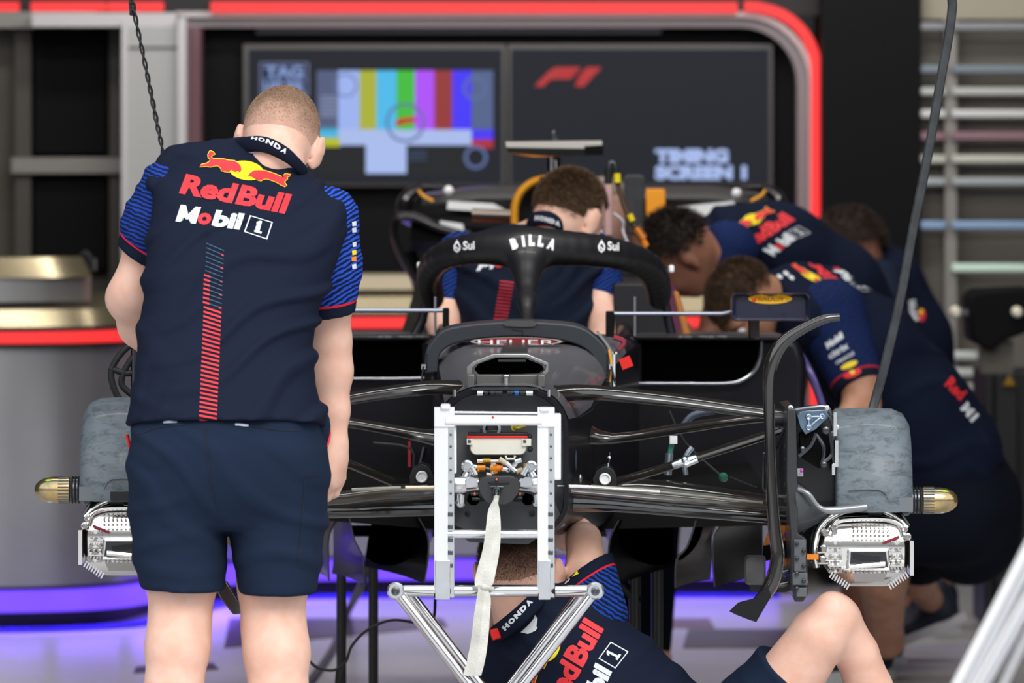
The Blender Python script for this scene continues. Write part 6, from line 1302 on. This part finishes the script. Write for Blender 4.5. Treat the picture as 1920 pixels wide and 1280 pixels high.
ss = SDF(.01, .04); hp_ = P(1620, 670, YE+.14); ss.seg(P(1612, 640, YE+.08), hp_, .15, .16)
for dx, dy in ((0, 0), (.06, .28)): q = P(1620, 690, YE+dy); ss.seg(q, V(q.x+dx-.04, q.y, .58), .12, .10)
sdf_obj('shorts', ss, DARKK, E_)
for dx, dy in ((0, 0), (.06, .28)): q = P(1620, 680, YE+dy); shoe(E_, V(q.x+dx+.04, q.y, 0), 1.8, SHOE, SOLE)

# ================= F: far dark figure stooping against the black column
YF2 = 5.4; RF = rotm(.9, .5, 0); hcF = P(1588, 472, YF2)
s = SDF(.01, .03); head(s, hcF, RF, 1.0); s.seg(P(1640, 520, YF2+.05), hcF+RF @ V(0, -.03, -.04), .065, .06, k=.03); s.chain([(P(1655, 540, YF2+.05), .10), (P(1700, 660, YF2+.1), .12), (P(1715, 760, YF2+.1), .13)])
s.chain([(P(1650, 530, YF2-.12), .05), (P(1665, 590, YF2-.2), .05), (P(1600, 660, YF2-.25), .035), (P(1560, 650, YF2-.3), .028)]); hand(s, P(1558, 650, YF2-.3), V(-1, 0, 0), V(0, 0, -1), .9, .5)
s.chain([(P(1670, 530, YF2+.2), .05), (P(1640, 640, YF2+.2), .04), (P(1590, 680, YF2+.1), .03)]); hand(s, P(1588, 680, YF2+.1), V(-1, 0, 0), V(0, 0, -1), .9, .5, -1)
for dx, dy in ((0, -.05), (.08, .22)):
    hp_ = P(1715, 790, YF2+dy); s.chain([(hp_, .10), (V(hp_.x+dx-.04, hp_.y, .46), .06), (V(hp_.x+dx, hp_.y, .08), .04)]); s.seg(V(hp_.x+dx, hp_.y, .05), V(hp_.x+dx-.16, hp_.y-.05, .04), .036, .03)
F_ = sdf_obj('person', s, MATS['skin_brown']); tagp(F_, 'far dark-haired man stooping in front of the black column, mostly hidden', 'person'); hair(F_, hcF, RF, 1.08, mat('hair_umber', '#2b1c15', .8), 5000, .02, low=-.5, fade=.2, thick=.002, off=1.08)
sh = SDF(.009, .04); sh.chain([(P(1660, 535, YF2+.05), .12), (P(1695, 640, YF2+.08), .14), (P(1712, 780, YF2+.1), .145)], flat=((0, 1, 0), 1.1)); 
def marksF(mb, b):
    decal(mb, b, T('Mobil', (1700, 565), (8, 38), (16, -4), .06), PWH, off=.004); decal(mb, b, ell((1728, 590), 7, 12), PRED, off=.004); decal(mb, b, ell((1727, 584), 4, 5), YEL, off=.006); decal(mb, b, ell((1632, 478), 4, 4), YEL, off=.004)
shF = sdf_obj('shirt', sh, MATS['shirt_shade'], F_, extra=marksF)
ss = SDF(.009, .02); a, b_ = P(1652, 532, YF2-.1), P(1665, 580, YF2-.18); ss.seg(a, b_, .075, .065); sdf_obj('sleeve', ss, SHIRT, shF)
ss = SDF(.01, .04); ss.seg(P(1712, 780, YF2+.1), P(1715, 800, YF2+.1), .15, .15)
for dx, dy in ((0, -.05), (.08, .22)): q = P(1715, 790, YF2+dy); ss.seg(q, V(q.x+dx-.03, q.y, .55), .12, .10)
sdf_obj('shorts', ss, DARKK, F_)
for dx, dy in ((0, -.05), (.08, .22)): q = P(1715, 790, YF2+dy); shoe(F_, V(q.x+dx+.04, q.y, 0), 1.8, SHOE, SOLE)

# ================= G: worker with a clear visor beside the air intake
YG2 = 3.75; RG = rotm(.5, .55, 0); hcG = P(1130, 410, YG2-.25)
s = SDF(.009, .03); head(s, hcG, RG, 1.0); s.seg(P(1180, 500, YG2), hcG+RG @ V(0, -.03, -.05), .065, .06, k=.03); s.chain([(P(1195, 560, YG2), .09), (P(1210, 700, YG2+.05), .11), (P(1214, 760, YG2+.05), .11)])
s.chain([(P(1190, 560, YG2-.15), .05), (P(1160, 600, YG2-.2), .04), (P(1120, 560, YG2-.25), .028)]); hand(s, P(1118, 558, YG2-.25), V(-.6, 0, .8), V(0, -1, 0), .9, .5); s.chain([(P(1220, 560, YG2+.12), .05), (P(1280, 640, YG2+.1), .04), (P(1240, 700, YG2), .03)]); hand(s, P(1238, 702, YG2), V(-.6, 0, -.8), V(0, -1, 0), .9, .5, -1)
for dx in (-.035, .035):
    hp_ = P(1212, 790, YG2+.05)+V(dx, 0, 0); s.chain([(hp_, .07), (V(hp_.x, hp_.y, .46), .04), (V(hp_.x, hp_.y, .08), .028)]); s.seg(V(hp_.x, hp_.y, .05), V(hp_.x-.05, hp_.y-.15, .04), .036, .03)
G_ = sdf_obj('person', s, mat('skin_pink', '#c99a86', .5, sss=.1)); tagp(G_, 'worker with a clear visor and pink top, mostly hidden beside the air intake', 'person'); hair(G_, hcG, RG, 1.0, mat('hair_grey', '#8d8078', .8), 4000, .006, low=-.4, fade=.5, thick=.0015)
sh = SDF(.009, .04); sh.chain([(P(1195, 560, YG2), .115), (P(1208, 690, YG2+.05), .125), (P(1214, 780, YG2+.05), .13)], flat=((0, 1, 0), 1.1)); shG = sdf_obj('shirt', sh, mat('pink_top', '#a8608a', .7), G_)
ss = SDF(.01, .04)
for dx in (-.035, .035): q = P(1212, 790, YG2+.05)+V(dx, 0, 0); ss.seg(q, V(q.x, q.y, .10), .08, .035)
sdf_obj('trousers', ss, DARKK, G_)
m = MB(); rows = []
for z in (-.09, -.04, .02, .07): rows.append([hcG+RG @ V(.115*math.sin(a), .125*math.cos(a)+.01, z) for a in [-1.7+3.4*i/16 for i in range(17)]])
m.grid(rows, mat('visor_clear', '#e8e6ee', .08, trans=.85, alpha=.5)); m.build('visor', G_)
for dx in (-.035, .035): q = P(1212, 790, YG2+.05)+V(dx, 0, 0); shoe(G_, V(q.x, q.y+.04, 0), 2.8, SHOE, SOLE)
